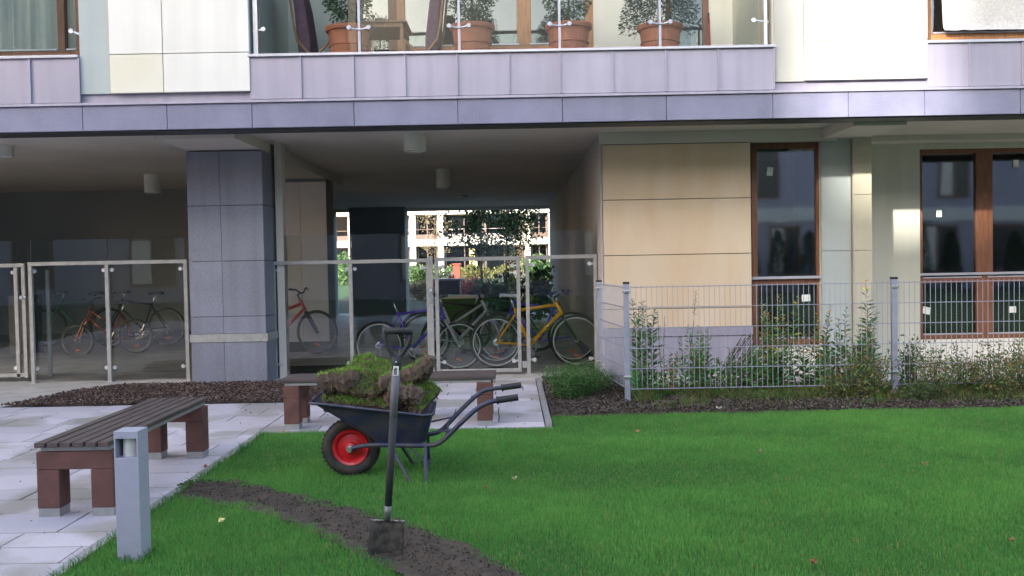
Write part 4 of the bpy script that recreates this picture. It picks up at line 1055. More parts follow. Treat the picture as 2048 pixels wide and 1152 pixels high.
bike('bicycle', bloc(272, 14.7, 670), R(180), redp, 'small red bicycle with orange fork facing left in the dark left bay', rimm=mat('dull_rim', (.25,.25,.25), .5), wr=.275, sc=.92, fork=orange, bars='riser', style='step')
bike('bicycle', bloc(334, 15.9, 660), R(176), blackp, 'black bicycle facing left behind the red one in the left bay', rimm=mat('dull_rim', (.25,.25,.25), .5))
bike('bicycle', bloc(215, 16.4, 660), R(184), mat('bike_green', (.03,.12,.05), .4), 'dark green bicycle against the back wall of the left bay', rimm=mat('dark_rim2', (.08,.08,.08), .4))
bike('bicycle', bloc(1075, 13.9, 680), R(176), mat('bike_darkgreen', (.02,.07,.03), .4), 'dark green bicycle farthest back on the right side of the passage', rimm=mat('dark_rim2', (.08,.08,.08), .4), bars='riser')

# ================================================================ PLANTS
def stalk_plant(name, loc, H, label, seed, cols, tipcol=None, spread=.10, nstem=1, leafL=.075, dens=90, cat='plant', group=None, lean=.05, rose=False, aspect=.30, droop=.15, z0frac=.06):
    r = random.Random(seed); st = MB(); C = []; D = []; S = []; K = []
    for s in range(nstem):
        a0 = r.uniform(0, 6.28); q = spread*r.random()*(nstem > 1); ln = lean*r.uniform(.4, 1.6); hh = H*r.uniform(.72, 1.) if s else H
        b = Vector((q*math.cos(a0), q*math.sin(a0), 0)); tip = b+Vector((math.cos(a0)*ln*hh*2, math.sin(a0)*ln*hh*2, hh))
        mid = b.lerp(tip, .5)+Vector((r.uniform(-.02, .02), r.uniform(-.02, .02), 0))
        cv = curve([b-Vector((0, 0, .03)), mid, tip], 6); st.tube(cv, [.0045*(1-.6*i/(len(cv)-1)) for i in range(len(cv))], 5, False)
        nl = int(dens*hh)
        for i in range(nl):
            u = z0frac+(1-z0frac)*i/nl; p = cv[min(len(cv)-1, int(u*(len(cv)-1)))].lerp(cv[min(len(cv)-1, int(u*(len(cv)-1))+1)], (u*(len(cv)-1)) % 1)
            a = i*2.4+r.uniform(-.4, .4); C.append(tuple(p)); D.append((math.cos(a), math.sin(a), .55-droop*2*(1-u)))
            S.append(leafL*1.25*(1.05-.75*u**2.2)*r.uniform(.7, 1.15)); c = r.choice(cols); K.append([q_*1.35*r.uniform(.6, 1.3) for q_ in (tipcol if tipcol and u > .90 else c)])
    C = np.array(C); D = np.array(D, float); D /= np.linalg.norm(D, axis=1)[:, None]
    o = leafcloud(name, C, np.array(S), np.array(K), M['leaf'], None, up=0., aspect=aspect, dirs=D, label=label, cat=cat, group=group, loc=loc)
    st.build('stem', M['stem'], o); return o
def shrub(name, loc, rx, ry, H, n, label, cols, seed, size=(.02, .045), cat='shrub', group=None, aspect=.5, twigs=14, hollow=.3, up=.4):
    r = random.Random(seed); st = MB(); cl = []
    for i in range(twigs):
        a = r.uniform(0, 6.28); q = r.random()**.6; tip = Vector((math.cos(a)*rx*q, math.sin(a)*ry*q, H*r.uniform(.55, 1.0)*(1-.25*q)))
        b = Vector((tip.x*.15, tip.y*.15, -.02)); mid = b.lerp(tip, .5)+Vector((r.uniform(-.05, .05), r.uniform(-.05, .05), 0))*H
        cv = curve([b, mid, tip], 5); st.tube(cv, [.006*H**.5*(1-.75*k_/(len(cv)-1)) for k_ in range(len(cv))], 5, False); cl.append(cv)
    C = []; K = []
    for i in range(n):
        cv = r.choice(cl); u = hollow+(1-hollow)*r.random(); k_ = u*(len(cv)-1); p = cv[min(int(k_), len(cv)-1)]
        s = (.10*H+.02)*(1.1-.5*u); C.append((p.x+r.gauss(0, s), p.y+r.gauss(0, s), max(.01, p.z+r.gauss(0, s*.8))))
        c = r.choice(cols); g = r.uniform(.65, 1.35); K.append([c[0]*g*1.35, c[1]*g*1.35, c[2]*g*1.2])
    o = leafcloud(name, np.array(C), nr.uniform(size[0], size[1], n), np.array(K), M['leaf'], None, up=up, aspect=aspect, label=label, cat=cat, group=group, loc=loc)
    st.build('twigs', M['bark'], o); return o
g1_ = [(.06,.16,.04), (.09,.20,.05), (.05,.12,.03)]; g2_ = [(.09,.15,.05), (.13,.17,.06), (.06,.10,.04)]; g3_ = [(.06,.12,.05), (.09,.15,.05), (.15,.10,.05), (.15,.14,.05)]
gy = [(.12,.17,.05), (.25,.19,.05), (.08,.13,.04)]
def gp(px, Y): return (X(px, Y, 740), Y, .02)
# bush in front of the right screen
shrub('low_bush', gp(1140, 9.1), .34, .38, .40, 9000, 'rounded low green bush at the corner of the path before the mesh fence', [(.05,.12,.035), (.08,.17,.05), (.035,.08,.03)], 1, (.012, .026), twigs=40, hollow=.2)
shrub('low_bush', gp(1185, 9.5), .24, .25, .36, 3600, 'smaller green bush tucked behind the rounded bush by the screen', [(.05,.12,.03), (.08,.17,.05)], 2, (.010, .022), twigs=26, hollow=.2)
G_ = 'weeds behind the mesh fence'
stalk_plant('tall_weed', gp(1292, 9.3), .95, 'tall leafy weed nearest the fence corner post', 11, [(.12,.20,.10), (.08,.15,.06), (.16,.22,.10)], nstem=4, spread=.08, leafL=.12, dens=110, group=G_, lean=.03, aspect=.2)
stalk_plant('dry_weed', gp(1330, 9.4), .82, 'thin dry weed right of the tall leafy one', 12, [(.22,.17,.10), (.16,.12,.07)], nstem=3, spread=.1, leafL=.035, dens=40, group=G_, lean=.06)
stalk_plant('dry_weed', gp(1366, 9.35), 1.02, 'single thin dry stalk reaching above the beige wall joint', 14, [(.17,.10,.05)], nstem=1, leafL=.05, dens=16, group=G_, lean=.09, z0frac=.75)
stalk_plant('leafy_weed', gp(1345, 9.2), .42, 'yellowing weed low before the zinc plinth', 15, gy, nstem=5, spread=.12, leafL=.075, dens=70, group=G_)
stalk_plant('leafy_weed', gp(1380, 9.25), .55, 'light green weed in the middle of the zinc plinth', 16, [(.13,.24,.08), (.10,.19,.06)], nstem=6, spread=.13, leafL=.085, dens=80, group=G_)
stalk_plant('leafy_weed', gp(1412, 9.3), .68, 'taller light green weed right of the plinth joint', 17, [(.13,.23,.08), (.10,.19,.06)], nstem=5, spread=.10, leafL=.085, dens=80, group=G_)
stalk_plant('leafy_weed', gp(1268, 9.1), .34, 'short bright weed pressed against the corner post', 18, [(.07,.24,.05)], nstem=5, spread=.08, leafL=.07, dens=90, group=G_)
stalk_plant('goldenrod', gp(1568, 9.35), .98, 'goldenrod with yellowing top before the tall window', 19, gy+g1_, nstem=7, spread=.16, leafL=.095, dens=80, group=G_, lean=.05, tipcol=(.36,.26,.06))
stalk_plant('goldenrod', gp(1612, 9.5), .86, 'yellow goldenrod clump at the right edge of the tall window', 20, gy, nstem=6, spread=.14, leafL=.08, dens=80, group=G_, lean=.07, tipcol=(.42,.28,.06))
stalk_plant('goldenrod', gp(1680, 9.4), .80, 'goldenrod leaning left before the grey pilaster', 21, g1_+gy, nstem=7, spread=.16, leafL=.09, dens=80, group=G_, lean=.12)
stalk_plant('goldenrod', gp(1731, 9.2), 1.10, 'tallest goldenrod with a small yellow tip left of the middle fence post', 22, [(.10,.16,.06), (.07,.13,.05)], nstem=1, leafL=.12, dens=60, group=G_, lean=.005, tipcol=(.60,.46,.05), aspect=.26)
for i, (px, Y, H_, lab, cc) in enumerate([(1440, 9.15, .40, 'low green weed at the foot of the plinth end', g1_), (1475, 9.45, .42, 'low weed left of the dead branches', g2_), (1515, 9.2, .46, 'dark green weed below the tall window', g1_), (1545, 9.1, .50, 'bright weed under the window beside the goldenrod', g1_), (1640, 9.2, .48, 'green weed before the pilaster foot', g1_), (1310, 9.05, .26, 'small weed at the base of the tall leafy one', g1_), (1700, 9.25, .50, 'bushy weed beneath the leaning goldenrod', g2_), (1755, 9.3, .62, 'grey green weed just left of the middle post', g2_)]):
    stalk_plant('leafy_weed', gp(px, Y), H_, lab, 40+i, cc, nstem=7, spread=.17, leafL=.085, dens=75, group=G_, lean=.12)
# dead branches leaning on the plinth
db = MB(); r = random.Random(5); lv = []
x0, x1 = X(1430, 9.9, 740), X(1505, 9.9, 670)
for i in range(26):
    u = r.random(); a = Vector((x0+(x1-x0)*u*.6+r.uniform(-.05, .05), 9.9+r.uniform(-.1, .1), .02)); b = a+Vector((.30+r.uniform(-.1, .12), r.uniform(-.05, .05), .38+.15*r.random()))
    db.tube(curve([a, a.lerp(b, .5)+Vector((r.uniform(-.03, .03), 0, r.uniform(-.03, .03))), b], 4), .004, 4, False)
    for k_ in range(6): lv.append(tuple(a.lerp(b, r.random())))
do = db.build('dead_branches', mat('dry_twig', (.10,.075,.055), .9), None, label='heap of dry dead branches slanting across the end of the plinth', cat='branches')
leafcloud('withered_leaves', np.array(lv), nr.uniform(.03, .07, len(lv)), tints(len(lv), [(.10,.08,.06), (.15,.12,.08)]), M['leaf'], do, up=-.6, aspect=.3)
# shrubs along and before the fence, right part
SG = 'loose shrubs along the mesh fence'
for i, (px, Y, rx, H_, n, lab, cc) in enumerate([
    (1668, 8.75, .20, .34, 900, 'low reddish shrub in the left part of the shrub row', g3_), (1735, 8.7, .26, .58, 2100, 'green and rust shrub just left of the middle fence post', g3_),
    (1818, 8.95, .20, .62, 1500, 'dark green shrub behind the middle fence post', [(.04,.09,.05), (.06,.11,.05)]), (1872, 8.62, .22, .60, 1500, 'loose upright shrub first right of the middle post', g3_),
    (1925, 8.9, .22, .58, 1300, 'thin shrub second right of the middle post', g2_), (1990, 8.6, .27, .60, 2100, 'dense rusty shrub near the right edge', g3_),
    (2050, 8.75, .25, .66, 1800, 'shrub cut by the right edge of the view', g3_), (1835, 8.5, .24, .24, 900, 'small low shrub at the foot of the middle post', [(.05,.09,.04), (.08,.10,.04)]), (2120, 8.7, .25, .60, 1200, 'shrub just beyond the right edge', g3_)]):
    shrub('loose_shrub', gp(px, Y), rx, .18, H_, int(n*.72), lab, cc, 70+i, (.018, .042), group=SG, twigs=16, hollow=.12)
# ground cover under the fence
x = nr.uniform(1.15, 6.2, 22000); y = 8.90+nr.exponential(.24, 22000)*np.sign(nr.normal(size=22000)); k = (y > 8.24) & (y < 9.7) & (np.array([mn.noise(Vector((a*2.3, b*3, 0))) for a, b in zip(x, y)]) > -.12)
n_ = k.sum()
blades('bed_grass', np.stack([x[k], y[k], np.full(n_, .0)], 1), np.tile([0,0,1.], (n_,1)), nr.uniform(.04,.14,n_), nr.uniform(.004,.008,n_), tints(n_, [(.06,.15,.03),(.12,.17,.05),(.20,.17,.07)], .3), M['grass'], kind='stuff', lean=.8, label='rough grass and ground cover growing under the mesh fence', cat='ground cover')
# blades along kerbs, bollard foot
x = np.concatenate([nr.normal(-2.04, .012, 900), bx0+nr.uniform(-.09, .09, 260)]); y = np.concatenate([nr.uniform(3.6, 7.5, 900), by0+.06+nr.uniform(-.09, .09, 260)]); n_ = len(x)
blades('kerb_grass', np.stack([x, y, np.full(n_, -.01)], 1), np.tile([0,0,1.], (n_,1)), nr.uniform(.04,.075,n_), nr.uniform(.003,.005,n_), tints(n_, [(.05,.20,.025),(.10,.24,.04)], .3), M['grass'], kind='stuff', lean=.9, label='longer unmown grass along the kerb and around the bollard', cat='grass')
# fallen leaves on lawn and paving
LF = [(445,1045,'pale yellow curled leaf on the lawn right of the bollard',(.75,.68,.30)), (1625,1128,'brown fallen leaf near the bottom of the lawn on the right',(.30,.12,.05)), (1275,865,'tiny reddish leaf on the upper lawn',(.35,.16,.08)), (1520,905,'small tan leaf in the middle of the lawn',(.40,.28,.14)), (970,978,'brown leaf on the lawn right of the barrow legs',(.28,.14,.07)), (1030,960,'pale leaf on the lawn beside the brown one',(.55,.45,.28)), (412,936,'reddish leaf beside the kerb',(.40,.15,.08)), (565,866,'orange leaf on the upper edge of the lawn',(.60,.26,.06)), (68,805,'yellow leaf lying on the mulch at the far left',(.60,.55,.25)), (1438,818,'white scrap of litter on the dark soil below the fence',(.8,.8,.8)), (2025,1085,'brown leaf at the right edge of the lawn',(.30,.15,.07)), (1850,930,'faded leaf on the right part of the lawn',(.38,.26,.12))]
for i, (px, py, lab, c) in enumerate(LF):
    gx_, gy_ = G(px, py, .03); r = random.Random(i); a = r.uniform(0, 6.28); L = r.uniform(.03, .045) if i not in (0, 9) else .05
    V = []; 
    for j in range(5):
        u = j/4; wd = math.sin(math.pi*min(.97, u+.03))*.38
        for k_ in (-1, 0, 1): V.append(((u-.5)*L, k_*wd*L, .010*abs(k_)+.012*(u-.5)**2*4))
    mb = MB().add(V, [(j*3+k_, j*3+k_+1, j*3+k_+4, j*3+k_+3) for j in range(4) for k_ in range(2)]); mb.rot(Matrix.Rotation(a, 3, 'Z') @ Matrix.Rotation(.35, 3, 'X'))
    o = mb.build('fallen_leaf', mat('dead_leaf_%d' % i, c, .6, 0, .25, 60.), loc=(gx_, gy_, .032), label=lab, cat='leaf'); s_ = o.modifiers.new('thick', 'SOLIDIFY'); s_.thickness = .0012
# litter specks on paving
x = nr.uniform(-4.5, .2, 340); y = nr.uniform(3.8, 9.1, 340); k = (x < -2.13) | (y > 7.62); x, y = x[k], y[k]
leafcloud('paving_litter', np.stack([x, y, np.full(len(x), .004)], 1), nr.uniform(.008, .022, len(x)), tints(len(x), [(.08,.06,.04), (.14,.10,.06), (.05,.09,.03)]), M['leaf'], None, up=0, aspect=.6, dirs=np.stack([nr.normal(size=len(x)), nr.normal(size=len(x)), np.zeros(len(x))], 1), kind='stuff', label='tiny dead leaf crumbs scattered over the pale paving', cat='litter')

# ================================================================ BALCONY FURNITURE
ZB = 3.36
def pot(px, Y, ptop, wpx, label):
    s = FPX/Y; r = wpx/2/s; x = X(px, Y, ptop); zt_ = Z(ptop, Y, px); h = zt_-ZB
    t = empty('flower_pot', (x, Y, ZB), 0, label, 'pot', 'terracotta pots on the balcony')
    b = MB().lathe([(0, 0), (r*.66, 0), (r*.70, .01), (r*.86, h-.075), (r*.875, h-.070), (r*.88, h-.05), (r*.97, h-.045), (r*1.0, h-.02), (r*1.0, h), (r*.93, h), (r*.90, h-.03), (0, h-.03)], n=40)
    b.build('pot_body', M['terracotta'], t, smooth=False)
    MB().torus((0, 0, h*.62), r*.835, .006, 40, 6, 'Z').build('band', M['terracotta'], t, smooth=True)
    rb_ = MB()
    for i in range(44):
        a = 2*math.pi*i/44; rb_.tube([(r*.69*math.cos(a), r*.69*math.sin(a), .015), (r*.80*math.cos(a), r*.80*math.sin(a), h*.55)], .005, 4, False)
    rb_.build('ribs', M['terracotta'], t)
    MB().lathe([(0, h-.028), (r*.9, h-.028)], n=24).build('potting_soil', M['soil'], t)
    return (x, Y, ZB+h-.03), r
def pot_tree(c, rx, H, n, label, cols, seed, size, kind_='ball', name='potted_shrub'):
    r = random.Random(seed); C = []; K = []; D = []; st = MB().tube([(0, 0, -.05), (.01, 0, H*.8)], [.018, .006], 6)
    for i in range(n):
        if kind_ == 'spruce':
            u = r.random()**.8; z = .08+u*H; R_ = rx*(1-u*.6); a = round(r.random()*11)/11*6.28+r.gauss(0, .12); q = R_*r.random()**.55
            p = (math.cos(a)*q, math.sin(a)*q, z-.25*q); D.append((math.cos(a), math.sin(a), -.35+r.gauss(0, .3)))
        else:
            a, b = r.uniform(0, 6.28), math.acos(r.uniform(-1, 1)); q = (.55+.45*r.random())*(1+.18*mn.noise(Vector((math.cos(a)*2, math.sin(a)*2, b*2+seed))))
            p = (rx*q*math.sin(b)*math.cos(a), rx*q*math.sin(b)*math.sin(a), .05+H*.5+H*.5*q*math.cos(b)); D.append((p[0], p[1], (p[2]-H*.5)*.5))
        C.append(p); g = r.uniform(.6, 1.4); c_ = r.choice(cols); K.append([v*g for v in c_])
    D = np.array(D, float); D /= np.linalg.norm(D, axis=1)[:, None]+1e-9
    o = leafcloud(name, np.array(C), nr.uniform(size*.6, size*1.2, n), np.array(K), M['leaf'], None, up=.1, aspect=.28 if kind_ == 'spruce' else .45, dirs=D, label=label, cat='potted plant', loc=c)
    st.build('trunk', M['bark'], o)
gb = [(.07,.15,.06), (.11,.21,.08), (.05,.10,.045)]
c, r_ = pot(697, 9.95, 57, 92, 'terracotta pot at the left side of the balcony beside the chair'); pot_tree(c, .27, .75, 3000, 'rounded green shrub in the leftmost pot', gb, 1, .04)
c, r_ = pot(944, 9.95, 53, 90, 'terracotta pot between the right chair and the golden window post'); pot_tree(c, .26, .8, 3400, 'bushy green conifer in the second pot from the left', gb, 2, .04)
c, r_ = pot(1137, 9.95, 52, 94, 'terracotta pot in front of the golden framed window'); pot_tree(c, .27, .75, 3200, 'light green shrub in the third pot from the left', [(.09,.17,.05), (.06,.12,.04), (.12,.19,.07)], 3, .04)
c, r_ = pot(1320, 9.95, 53, 92, 'terracotta pot at the right side of the balcony'); pot_tree(c, .46, .9, 11000, 'wide grey green spruce in the rightmost pot', [(.06,.11,.07), (.09,.14,.09), (.04,.07,.05)], 4, .045, 'spruce')
teak = mat('teak', (.36,.17,.07), .5, 0, .2, 6., stretch=(8, 8, 1)); cush = mat('plum_cushion', (.14,.075,.10), .9, 0, .15, 30.)
def chair(px, Y, flip, label):
    x = X(px, Y, 60); t = empty('folding_chair', (x, Y, ZB), 0, label, 'chair', 'folding chairs on the balcony'); s = flip
    def P(a, y, z): return (a*s, y, z)
    for y in (-.24, .24):
        MB().tube([P(-.235, y, 1.08), P(-.18, y, .60), P(-.14, y, .40)], .014, 6).build('back_post', teak, t)
        MB().tube([P(-.18, y, .0), P(.22, y, .42)], .014, 6).tube([P(.20, y, .0), P(-.14, y, .42)], .014, 6).build('leg', teak, t)
        MB().box(min(-.24*s, .26*s), max(-.24*s, .26*s), y-.025, y+.025, .255+.0, .28).build('armrest', teak, t, .005)
        MB().lathe([(0, -.034), (.014, -.034), (.014, -.02), (0, -.02)], P(.0, y, .225), 12, 'Y').lathe([(0, -.034), (.014, -.034), (.014, -.02), (0, -.02)], P(.04, y, .205), 12, 'Y').build('bolt', M['chrome'], t)
    MB().box(min(-.14*s, .24*s), max(-.14*s, .24*s), -.23, .23, .13, .15).build('seat', teak, t, .004)
    mb = MB(); prof = [(-.13, .16), (-.15, .42), (-.18, .80), (-.225, 1.12), (-.13, 1.13), (-.06, .82), (-.01, .44), (.0, .16)]
    mb.prism([(a*s, z) for a, z in prof], -.22, .22).build('cushion', cush, t, .02)
    MB().box(min(-.12*s, .24*s), max(-.12*s, .24*s), -.22, .22, .15, .20).build('seat_cushion', cush, t, .02)
chair(630, 10.25, 1, 'wooden folding chair with plum cushion at the left end of the balcony table')
chair(852, 10.3, -1, 'wooden folding chair with plum cushion right of the balcony table')
tx0, tx1 = X(722, 10.4, 55), X(815, 10.4, 55); zt_ = Z(53, 10.4, 770)
TB = empty('balcony_table', ((tx0+tx1)/2, 10.45, ZB), 0, 'wooden folding table between the two balcony chairs', 'table'); hw = (tx1-tx0)/2+.02; ht = zt_-ZB
MB().box(-hw, hw, -.32, .32, ht-.022, ht).build('table_top', teak, TB, .004)
MB().box(-hw+.04, hw-.04, -.30, .30, ht-.07, ht-.023).build('apron', teak, TB)
for sx in (-1, 1):
    for sy in (-1, 1): MB().box(sx*(hw-.06)-.018, sx*(hw-.06)+.018, sy*.27-.018, sy*.27+.018, 0, ht-.07).build('leg', teak, TB)
xb_ = X(1421, 9.8, 60)
cl = empty('leaning_pole', (xb_, 9.8, ZB), 0, 'thin red pole leaning in the right corner of the balcony', 'pole')  # plain red pole with a dark grip
MB().tube([(0, 0, 0), (-.01, .03, Z(30, 9.8, 1421)-ZB)], .010, 8).build('pole', mat('red_pole', (.45,.03,.03), .5), cl)
MB().tube([(-.01, .03, Z(45, 9.8, 1421)-ZB), (-.012, .035, Z(24, 9.8, 1421)-ZB)], [.014, .011], 8).build('grip', blackp, cl)
# ================================================================ BACK YARD SEEN THROUGH THE PASSAGE
sheet('back_path', [(-6, 25.2), (3, 25.2), (1.2, 60), (-8, 60)], -.01, mat('back_paving', (.045,.045,.03), 1., 0, .1, .6))
sheet('back_lawn', [(-40, 25.3), (-6.02, 25.3), (-8.02, 60), (-8.02, 89), (-40, 89)], -.01, mat('back_lawn', (.05,.12,.03), .95, 0, .3, 2.))
sheet('back_lawn', [(3.02, 25.3), (40, 25.3), (40, 89), (1.22, 89), (1.22, 60)], -.01, MATS['back_lawn'])
FB = empty('far_apartment_building', (0, 90, 0), 0, 'white far apartment block with balconies seen through the passage', 'building'); FY = 90.
def fb(name, mb, m, parent=None, **k):
    mb.v = [(p[0], p[1]-FY, p[2]) for p in mb.v]; return mb.build(name, m, parent or FB, **k)
far_dark = mat('far_recess', (.12,.12,.13), .7, 0, .2, .8); far_white = mat('far_white', (.78,.76,.74), .8, 0, .05, .5); far_brown = mat('far_frame', (.15,.10,.09), .6)
fg = glassmat('far_glass', 1.5, (.3,.32,.34))
ZBm = Z(485, FY, 900); FH = 3.05
def FX(p): return X(p, FY, 480)
fb('wall', MB().box(-26, 14, 91.2, 100, -.1, 13), far_dark)
for i in range(4):
    z = ZBm-.30+i*FH
    fb('floor_band', MB().box(-26, 14, FY-.02, 91.25, z, z+.62), far_white)
k_ = 0
bays = []; p_ = FX(825)
cols_px = [825, 881, 1055, 1103]
colx = [FX(p) for p in cols_px]; cx = colx[0]
while cx > -25: cx -= 3.4 if k_ % 2 else 6.; colx.append(cx); k_ += 1
colx += [FX(1103)+3.0, FX(1103)+6.5]; colx.sort()
for c in colx: fb('column', MB().box(c-.27, c+.27, FY+.2, 91.3, 0, 12.4), far_white)
for j in range(3):
    z0 = 0.1 if j == 0 else ZBm-.30+(j-1)*FH+.62; z1 = ZBm-.30+j*FH
    if j == 0: z0 = 0.2
    for i in range(len(colx)-1):
        a, b = colx[i]+.3, colx[i+1]-.3
        if b-a < .8: continue
        n_w = 1 if b-a < 4 else 2
        for q in range(n_w):
            u = a+(b-a)*q/n_w+.1; v = a+(b-a)*(q+1)/n_w-.1; f = MB(); y = 91.05
            f.box(u, v, y, y+.1, z0+.05, z0+.15); f.box(u, v, y, y+.1, z1-.12, z1-.02)
            for xx in (u, (u+v)/2-.05, v-.1): f.box(xx, xx+.1, y, y+.1, z0+.15, z1-.12)
            fr = fb('window', f, far_brown); p = MB().box(u+.05, v-.05, y+.04, y+.06, z0+.1, z1-.05); fb('pane', p, fg, fr)
            if (i+q+j) % 2 == 0: fb('curtain', MB().box(u+.1, (u+v)/2, y+.08, y+.12, z0+.15, z1-.1), M['curtain'], fr)
        if j: fb('railing', MB().box(a, b, FY+.15, FY+.19, z0+.95, z0+1.0).box(a, b, FY+.15, FY+.17, z0, z0+.5), mat('far_railing', (.34,.30,.32), .5, .3) if i % 2 else far_brown)
fb('entrance_door', MB().box(FX(937), FX(953), 90.9, 91.0, 0, 2.6), mat('far_yellow', (.75,.62,.30), .7))  # one even yellow colour
# two slim trees
def tree(name, px, Y, H, crown_r, crown_z, n, label, cols, seed, size, trunk=.06, group=None):
    x = X(px, Y, 560); r = random.Random(seed); t = empty(name, (x, Y, 0), 0, label, 'tree', group); tr = MB()
    tp = [Vector((0, 0, 0)), Vector((r.uniform(-.05, .05), 0, H*.4)), Vector((r.uniform(-.1, .1), 0, H*.95))]; cv = curve(tp, 6)
    tr.tube(cv, [trunk*(1-.8*i/(len(cv)-1)) for i in range(len(cv))], 8); tips = []
    for i in range(16):
        u = crown_z/H*.8+(1-crown_z/H*.8)*r.random()*.95; p = cv[min(int(u*(len(cv)-1)), len(cv)-1)]; a = r.uniform(0, 6.28); L = crown_r*r.uniform(.5, 1.05)
        e = p+Vector((math.cos(a)*L, math.sin(a)*L, L*r.uniform(.1, .6))); c2 = curve([p, p.lerp(e, .5)+Vector((0, 0, .08)), e], 4)
        tr.tube(c2, [trunk*.35*(1-.8*k/(len(c2)-1)) for k in range(len(c2))], 5, False); tips.append(c2)
    tr.build('trunk', M['bark'], t, smooth=True); C = []
    clumps = []
    for c2 in tips:
        for k in range(3): clumps.append(c2[-1-k*2 if k < 2 else 2]+Vector((r.gauss(0, .12), r.gauss(0, .12), r.gauss(0, .12)))*crown_r)
    for i in range(n):
        c = r.choice(clumps); s = crown_r*.16; C.append((c.x+r.gauss(0, s), c.y+r.gauss(0, s), c.z+r.gauss(0, s)))
    leafcloud('crown', np.array(C), nr.uniform(size*.6, size*1.2, n), tints(n, cols, .35), M['leaf'], t, up=-.1, aspect=.75)
TG = 'young trees in the back yard'
dk = [(.018,.045,.018), (.03,.065,.025), (.012,.028,.012)]
tree('slim_tree', 965, 32, 4.3, 1.2, 2.2, 2600, 'dark green young tree left of centre beyond the passage', dk, 1, .13, group=TG)
tree('slim_tree', 1012, 36, 4.8, 1.3, 2.5, 2600, 'dark green young tree behind and right of the first one', dk, 2, .13, group=TG)
br = [(.26,.20,.12), (.30,.24,.15), (.20,.18,.12)]
tree('autumn_tree', 872, 48, 4.6, .9, 1.6, 800, 'yellow brown autumn tree left of the dark trees', br, 3, .10, .05, TG)
tree('autumn_tree', 1045, 50, 4.2, .85, 1.4, 900, 'yellow brown autumn tree right of the dark trees', br, 4, .11, .05, TG)
def big(px, Y, rx, H, n, label, cols, seed, size, **k): return shrub('yard_shrub', (X(px, Y, 560), Y, 0), rx, rx*.6, H, n, label, cols, seed, size, group='shrubs in the back yard', **k)
big(908, 34, 1.25, .95, 3800, 'wide crimson barberry hedge beyond the passage', [(.34,.09,.10), (.40,.14,.14), (.24,.06,.07)], 1, (.07, .14))
big(838, 33, .8, .75, 1800, 'low olive brown shrub left of the crimson hedge', [(.14,.11,.06), (.10,.12,.05)], 7, (.06, .12))
big(1010, 30, 1.3, 1.0, 2600, 'dark green shrub filling the yard behind the parked bicycles', [(.03,.07,.03), (.05,.10,.04)], 8, (.07, .14))
big(835, 64, 2.6, 1.5, 2200, 'taller green shrub farther back left of the crimson hedge', [(.09,.15,.07), (.12,.18,.09)], 2, (.16, .28))
big(1075, 60, 2.6, 1.9, 2600, 'green shrub right of the slim trees', [(.08,.15,.06), (.12,.20,.08)], 3, (.16, .28))
big(960, 70, 3.2, 1.3, 2200, 'olive shrub beneath the far balconies', [(.20,.17,.07), (.13,.16,.06)], 4, (.18, .3))
big(690, 58, 2.4, 2.2, 2200, 'green shrub seen in the narrow gap between columns', [(.09,.17,.07), (.13,.21,.10)], 5, (.16, .28))
bx_ = X(914, 55, 560); ch = empty('brick_pier', (bx_, 55, 0), 0, 'small red brick pier behind the crimson hedge', 'pier')
MB().box(-.2, .2, -.2, .2, 0, 1.15).build('shaft', mat('red_brick', (.25,.07,.055), .9, 0, .2, 9.), ch); MB().box(-.28, .28, -.28, .28, 1.15, 1.25).build('cap', MATS['red_brick'], ch, .02)
# dark big-leaved plant and planters at the far mouth of the passage
shrub('large_leaved_plant', (X(1040, 20.5, 600), 20.5, 0), 1.15, .5, 1.45, 900, 'dark large leaved plant standing at the back of the passage', [(.02,.055,.02), (.03,.08,.025), (.05,.14,.04)], 9, (.10, .2), aspect=.7, twigs=16)
shrub('pale_leaf_plant', (X(1048, 19.0, 600), 19.0, 0.), .28, .2, 1.40, 90, 'small pale green leafy sapling before the large leaved plant', [(.22,.36,.12)], 10, (.10, .16), aspect=.8, twigs=4, hollow=.75)
KX = X(896, 22, 590); kb_ = empty('meter_cabinet', (KX, 22, 0), 0, 'dark cabinet with pale flat top in the yard mouth', 'cabinet')
MB().box(-.30, .30, -.25, .25, 0, .92).build('cabinet_body', M['darkmetal'], kb_, .01); MB().box(-.36, .36, -.32, .32, .92, .965).build('cabinet_top', M['zinc_cap'], kb_, .005); MB().box(-.2, .1, -.262, -.252, .3, .6).build('notice', M['white'], kb_)
PX_ = X(925, 19, 600); pl_ = empty('planter_box', (PX_, 19, 0), 0, 'green planter box with white rim at the end of the passage', 'planter')
MB().box(-.42, .42, -.22, .22, 0, .62).build('planter_body', mat('green_box', (.04,.13,.05), .5), pl_, .01); MB().box(-.45, .45, -.25, .25, .62, .68).build('rim', M['white'], pl_, .005)

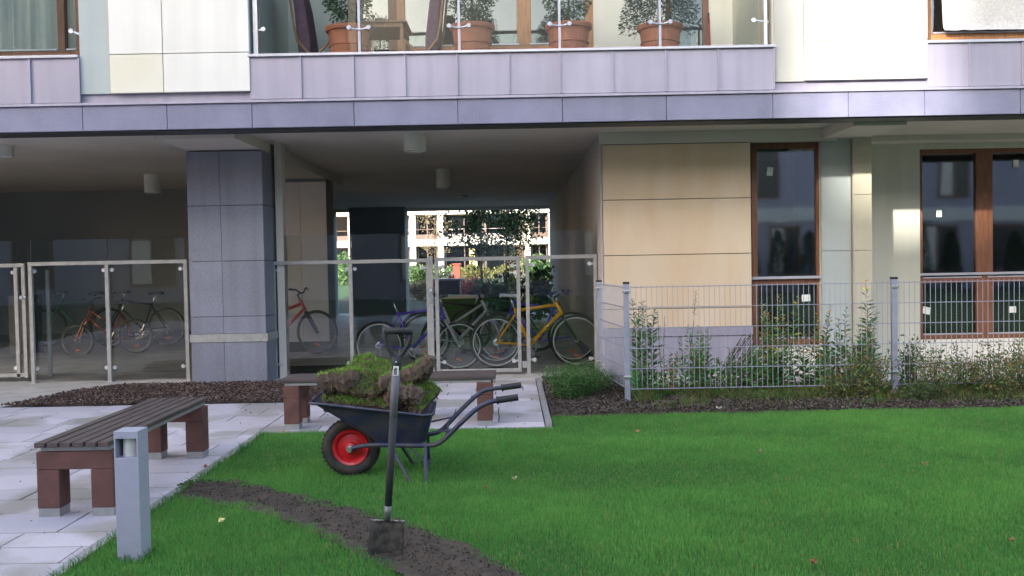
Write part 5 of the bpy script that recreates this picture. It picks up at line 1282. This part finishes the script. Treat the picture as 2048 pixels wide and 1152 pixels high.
# ================================================================ OPPOSITE BUILDINGS BEHIND THE VIEWER (seen mirrored in the panes; they cut the low sun)
def opp(x0, x1, y0, y1, H, name, label, win=True, bands=True, wallm='zinc', seed=1):
    t = empty(name, ((x0+x1)/2, y1, 0), 0, label, 'building'); o = Vector(((x0+x1)/2, y1, 0)); r = random.Random(seed)
    def put(nm, mb, m, par=None, **k):
        mb.v = [tuple(Vector(q)-o) for q in mb.v]; return mb.build(nm, m, par or t, **k)
    sh = .65*(y1-y0)   # footprint sheared along the sun direction so the gap lets the beam through
    put('wall', MB().prism([(x0, y1), (x0-sh, y0), (x1-sh, y0), (x1, y1)], -.1, H, 'XY'), M[wallm])
    n_ = int(H/3.0)
    if bands:
        for i in range(n_): put('floor_band', MB().box(x0-.05, x1+.05, y1+.002, y1+.12, 2.65+i*3.0, min(H, 3.2+i*3.0)), M['whitep'])
    if win:
        for i in range(n_+1):
            z0 = .6+i*3.0
            if z0+1.9 > H: break
            x = x0+1.2
            while x < x1-2:
                ww = r.choice([1.2, 1.8]); f = MB(); y = y1+.0
                f.box(x, x+ww, y+.003, y+.06, z0, z0+.08).box(x, x+ww, y+.003, y+.06, z0+1.82, z0+1.9)
                for q in (x, x+ww-.08, x+ww/2-.04): f.box(q, q+.08, y+.004, y+.062, z0+.08, z0+1.82)
                fr = put('window', f, M['wood']); put('pane', MB().box(x+.04, x+ww-.04, y+.01, y+.03, z0+.04, z0+1.86), mat('dark_pane', (.05,.055,.06), .1), fr)
                if r.random() < .6: put('curtain', MB().box(x+.1, x+ww*.5, y+.032, y+.036, z0+.1, z0+1.8), M['curtain'], fr)
                x += ww+r.choice([1.2, 2.2, 3.0])
    return t
Yo = -14.
opp(-34, -12.3, -24, Yo, 16.5, 'opposite_building', 'unseen tall lilac clad block behind the viewer to the left, sized to block the sun', seed=2)  # height chosen as a sun blocker, keeps direct sun off the balcony
opp(-12.3, -10.7, -24, Yo, 10.9, 'sun_gap_block', 'unseen lower link between the two tall lilac blocks behind the viewer, added to let a sun beam through', win=False, bands=False)  # added low gap, its width and height shape the sun patch on the facade
opp(-10.7, -5.6, -24, Yo, 16.5, 'opposite_building', 'unseen narrow tall block behind the viewer near the centre, added to block the sun', seed=3)  # added blocker, its left edge ends the sun beam on the right
opp(-5.6, 30, -24, Yo, 8.6, 'opposite_building', 'long low lilac block with white bands behind the viewer to the right', seed=4)
for i in range(12):
    x = 6.2+i*1.15+rnd.uniform(-.15, .15); H_ = rnd.uniform(1.9, 2.5); n_ = 1500; u = nr.uniform(0, 1, n_)**.8; a = nr.uniform(0, 6.28, n_); q = .50*np.sqrt(1-u)*(.6+.4*nr.uniform(0, 1, n_))*(.5+.5*np.minimum(1, u*6))
    ord_ = ['first', 'second', 'third', 'fourth', 'fifth', 'sixth', 'seventh', 'eighth', 'ninth', 'tenth', 'eleventh', 'twelfth'][i]
    o = leafcloud('thuja', np.stack([np.cos(a)*q, np.sin(a)*q, u*H_], 1), nr.uniform(.06, .13, n_), tints(n_, [(.025,.055,.025), (.04,.08,.03)]), M['leaf'], None, up=1.5, aspect=.5, label='dark columnar thuja, %s from the left in the row behind the viewer' % ord_, cat='tree', group='thuja row behind the viewer', loc=(x, -11.2, 0))
    MB().tube([(0, 0, 0), (0, 0, H_*.8)], [.04, .015], 6).build('trunk', M['bark'], o)
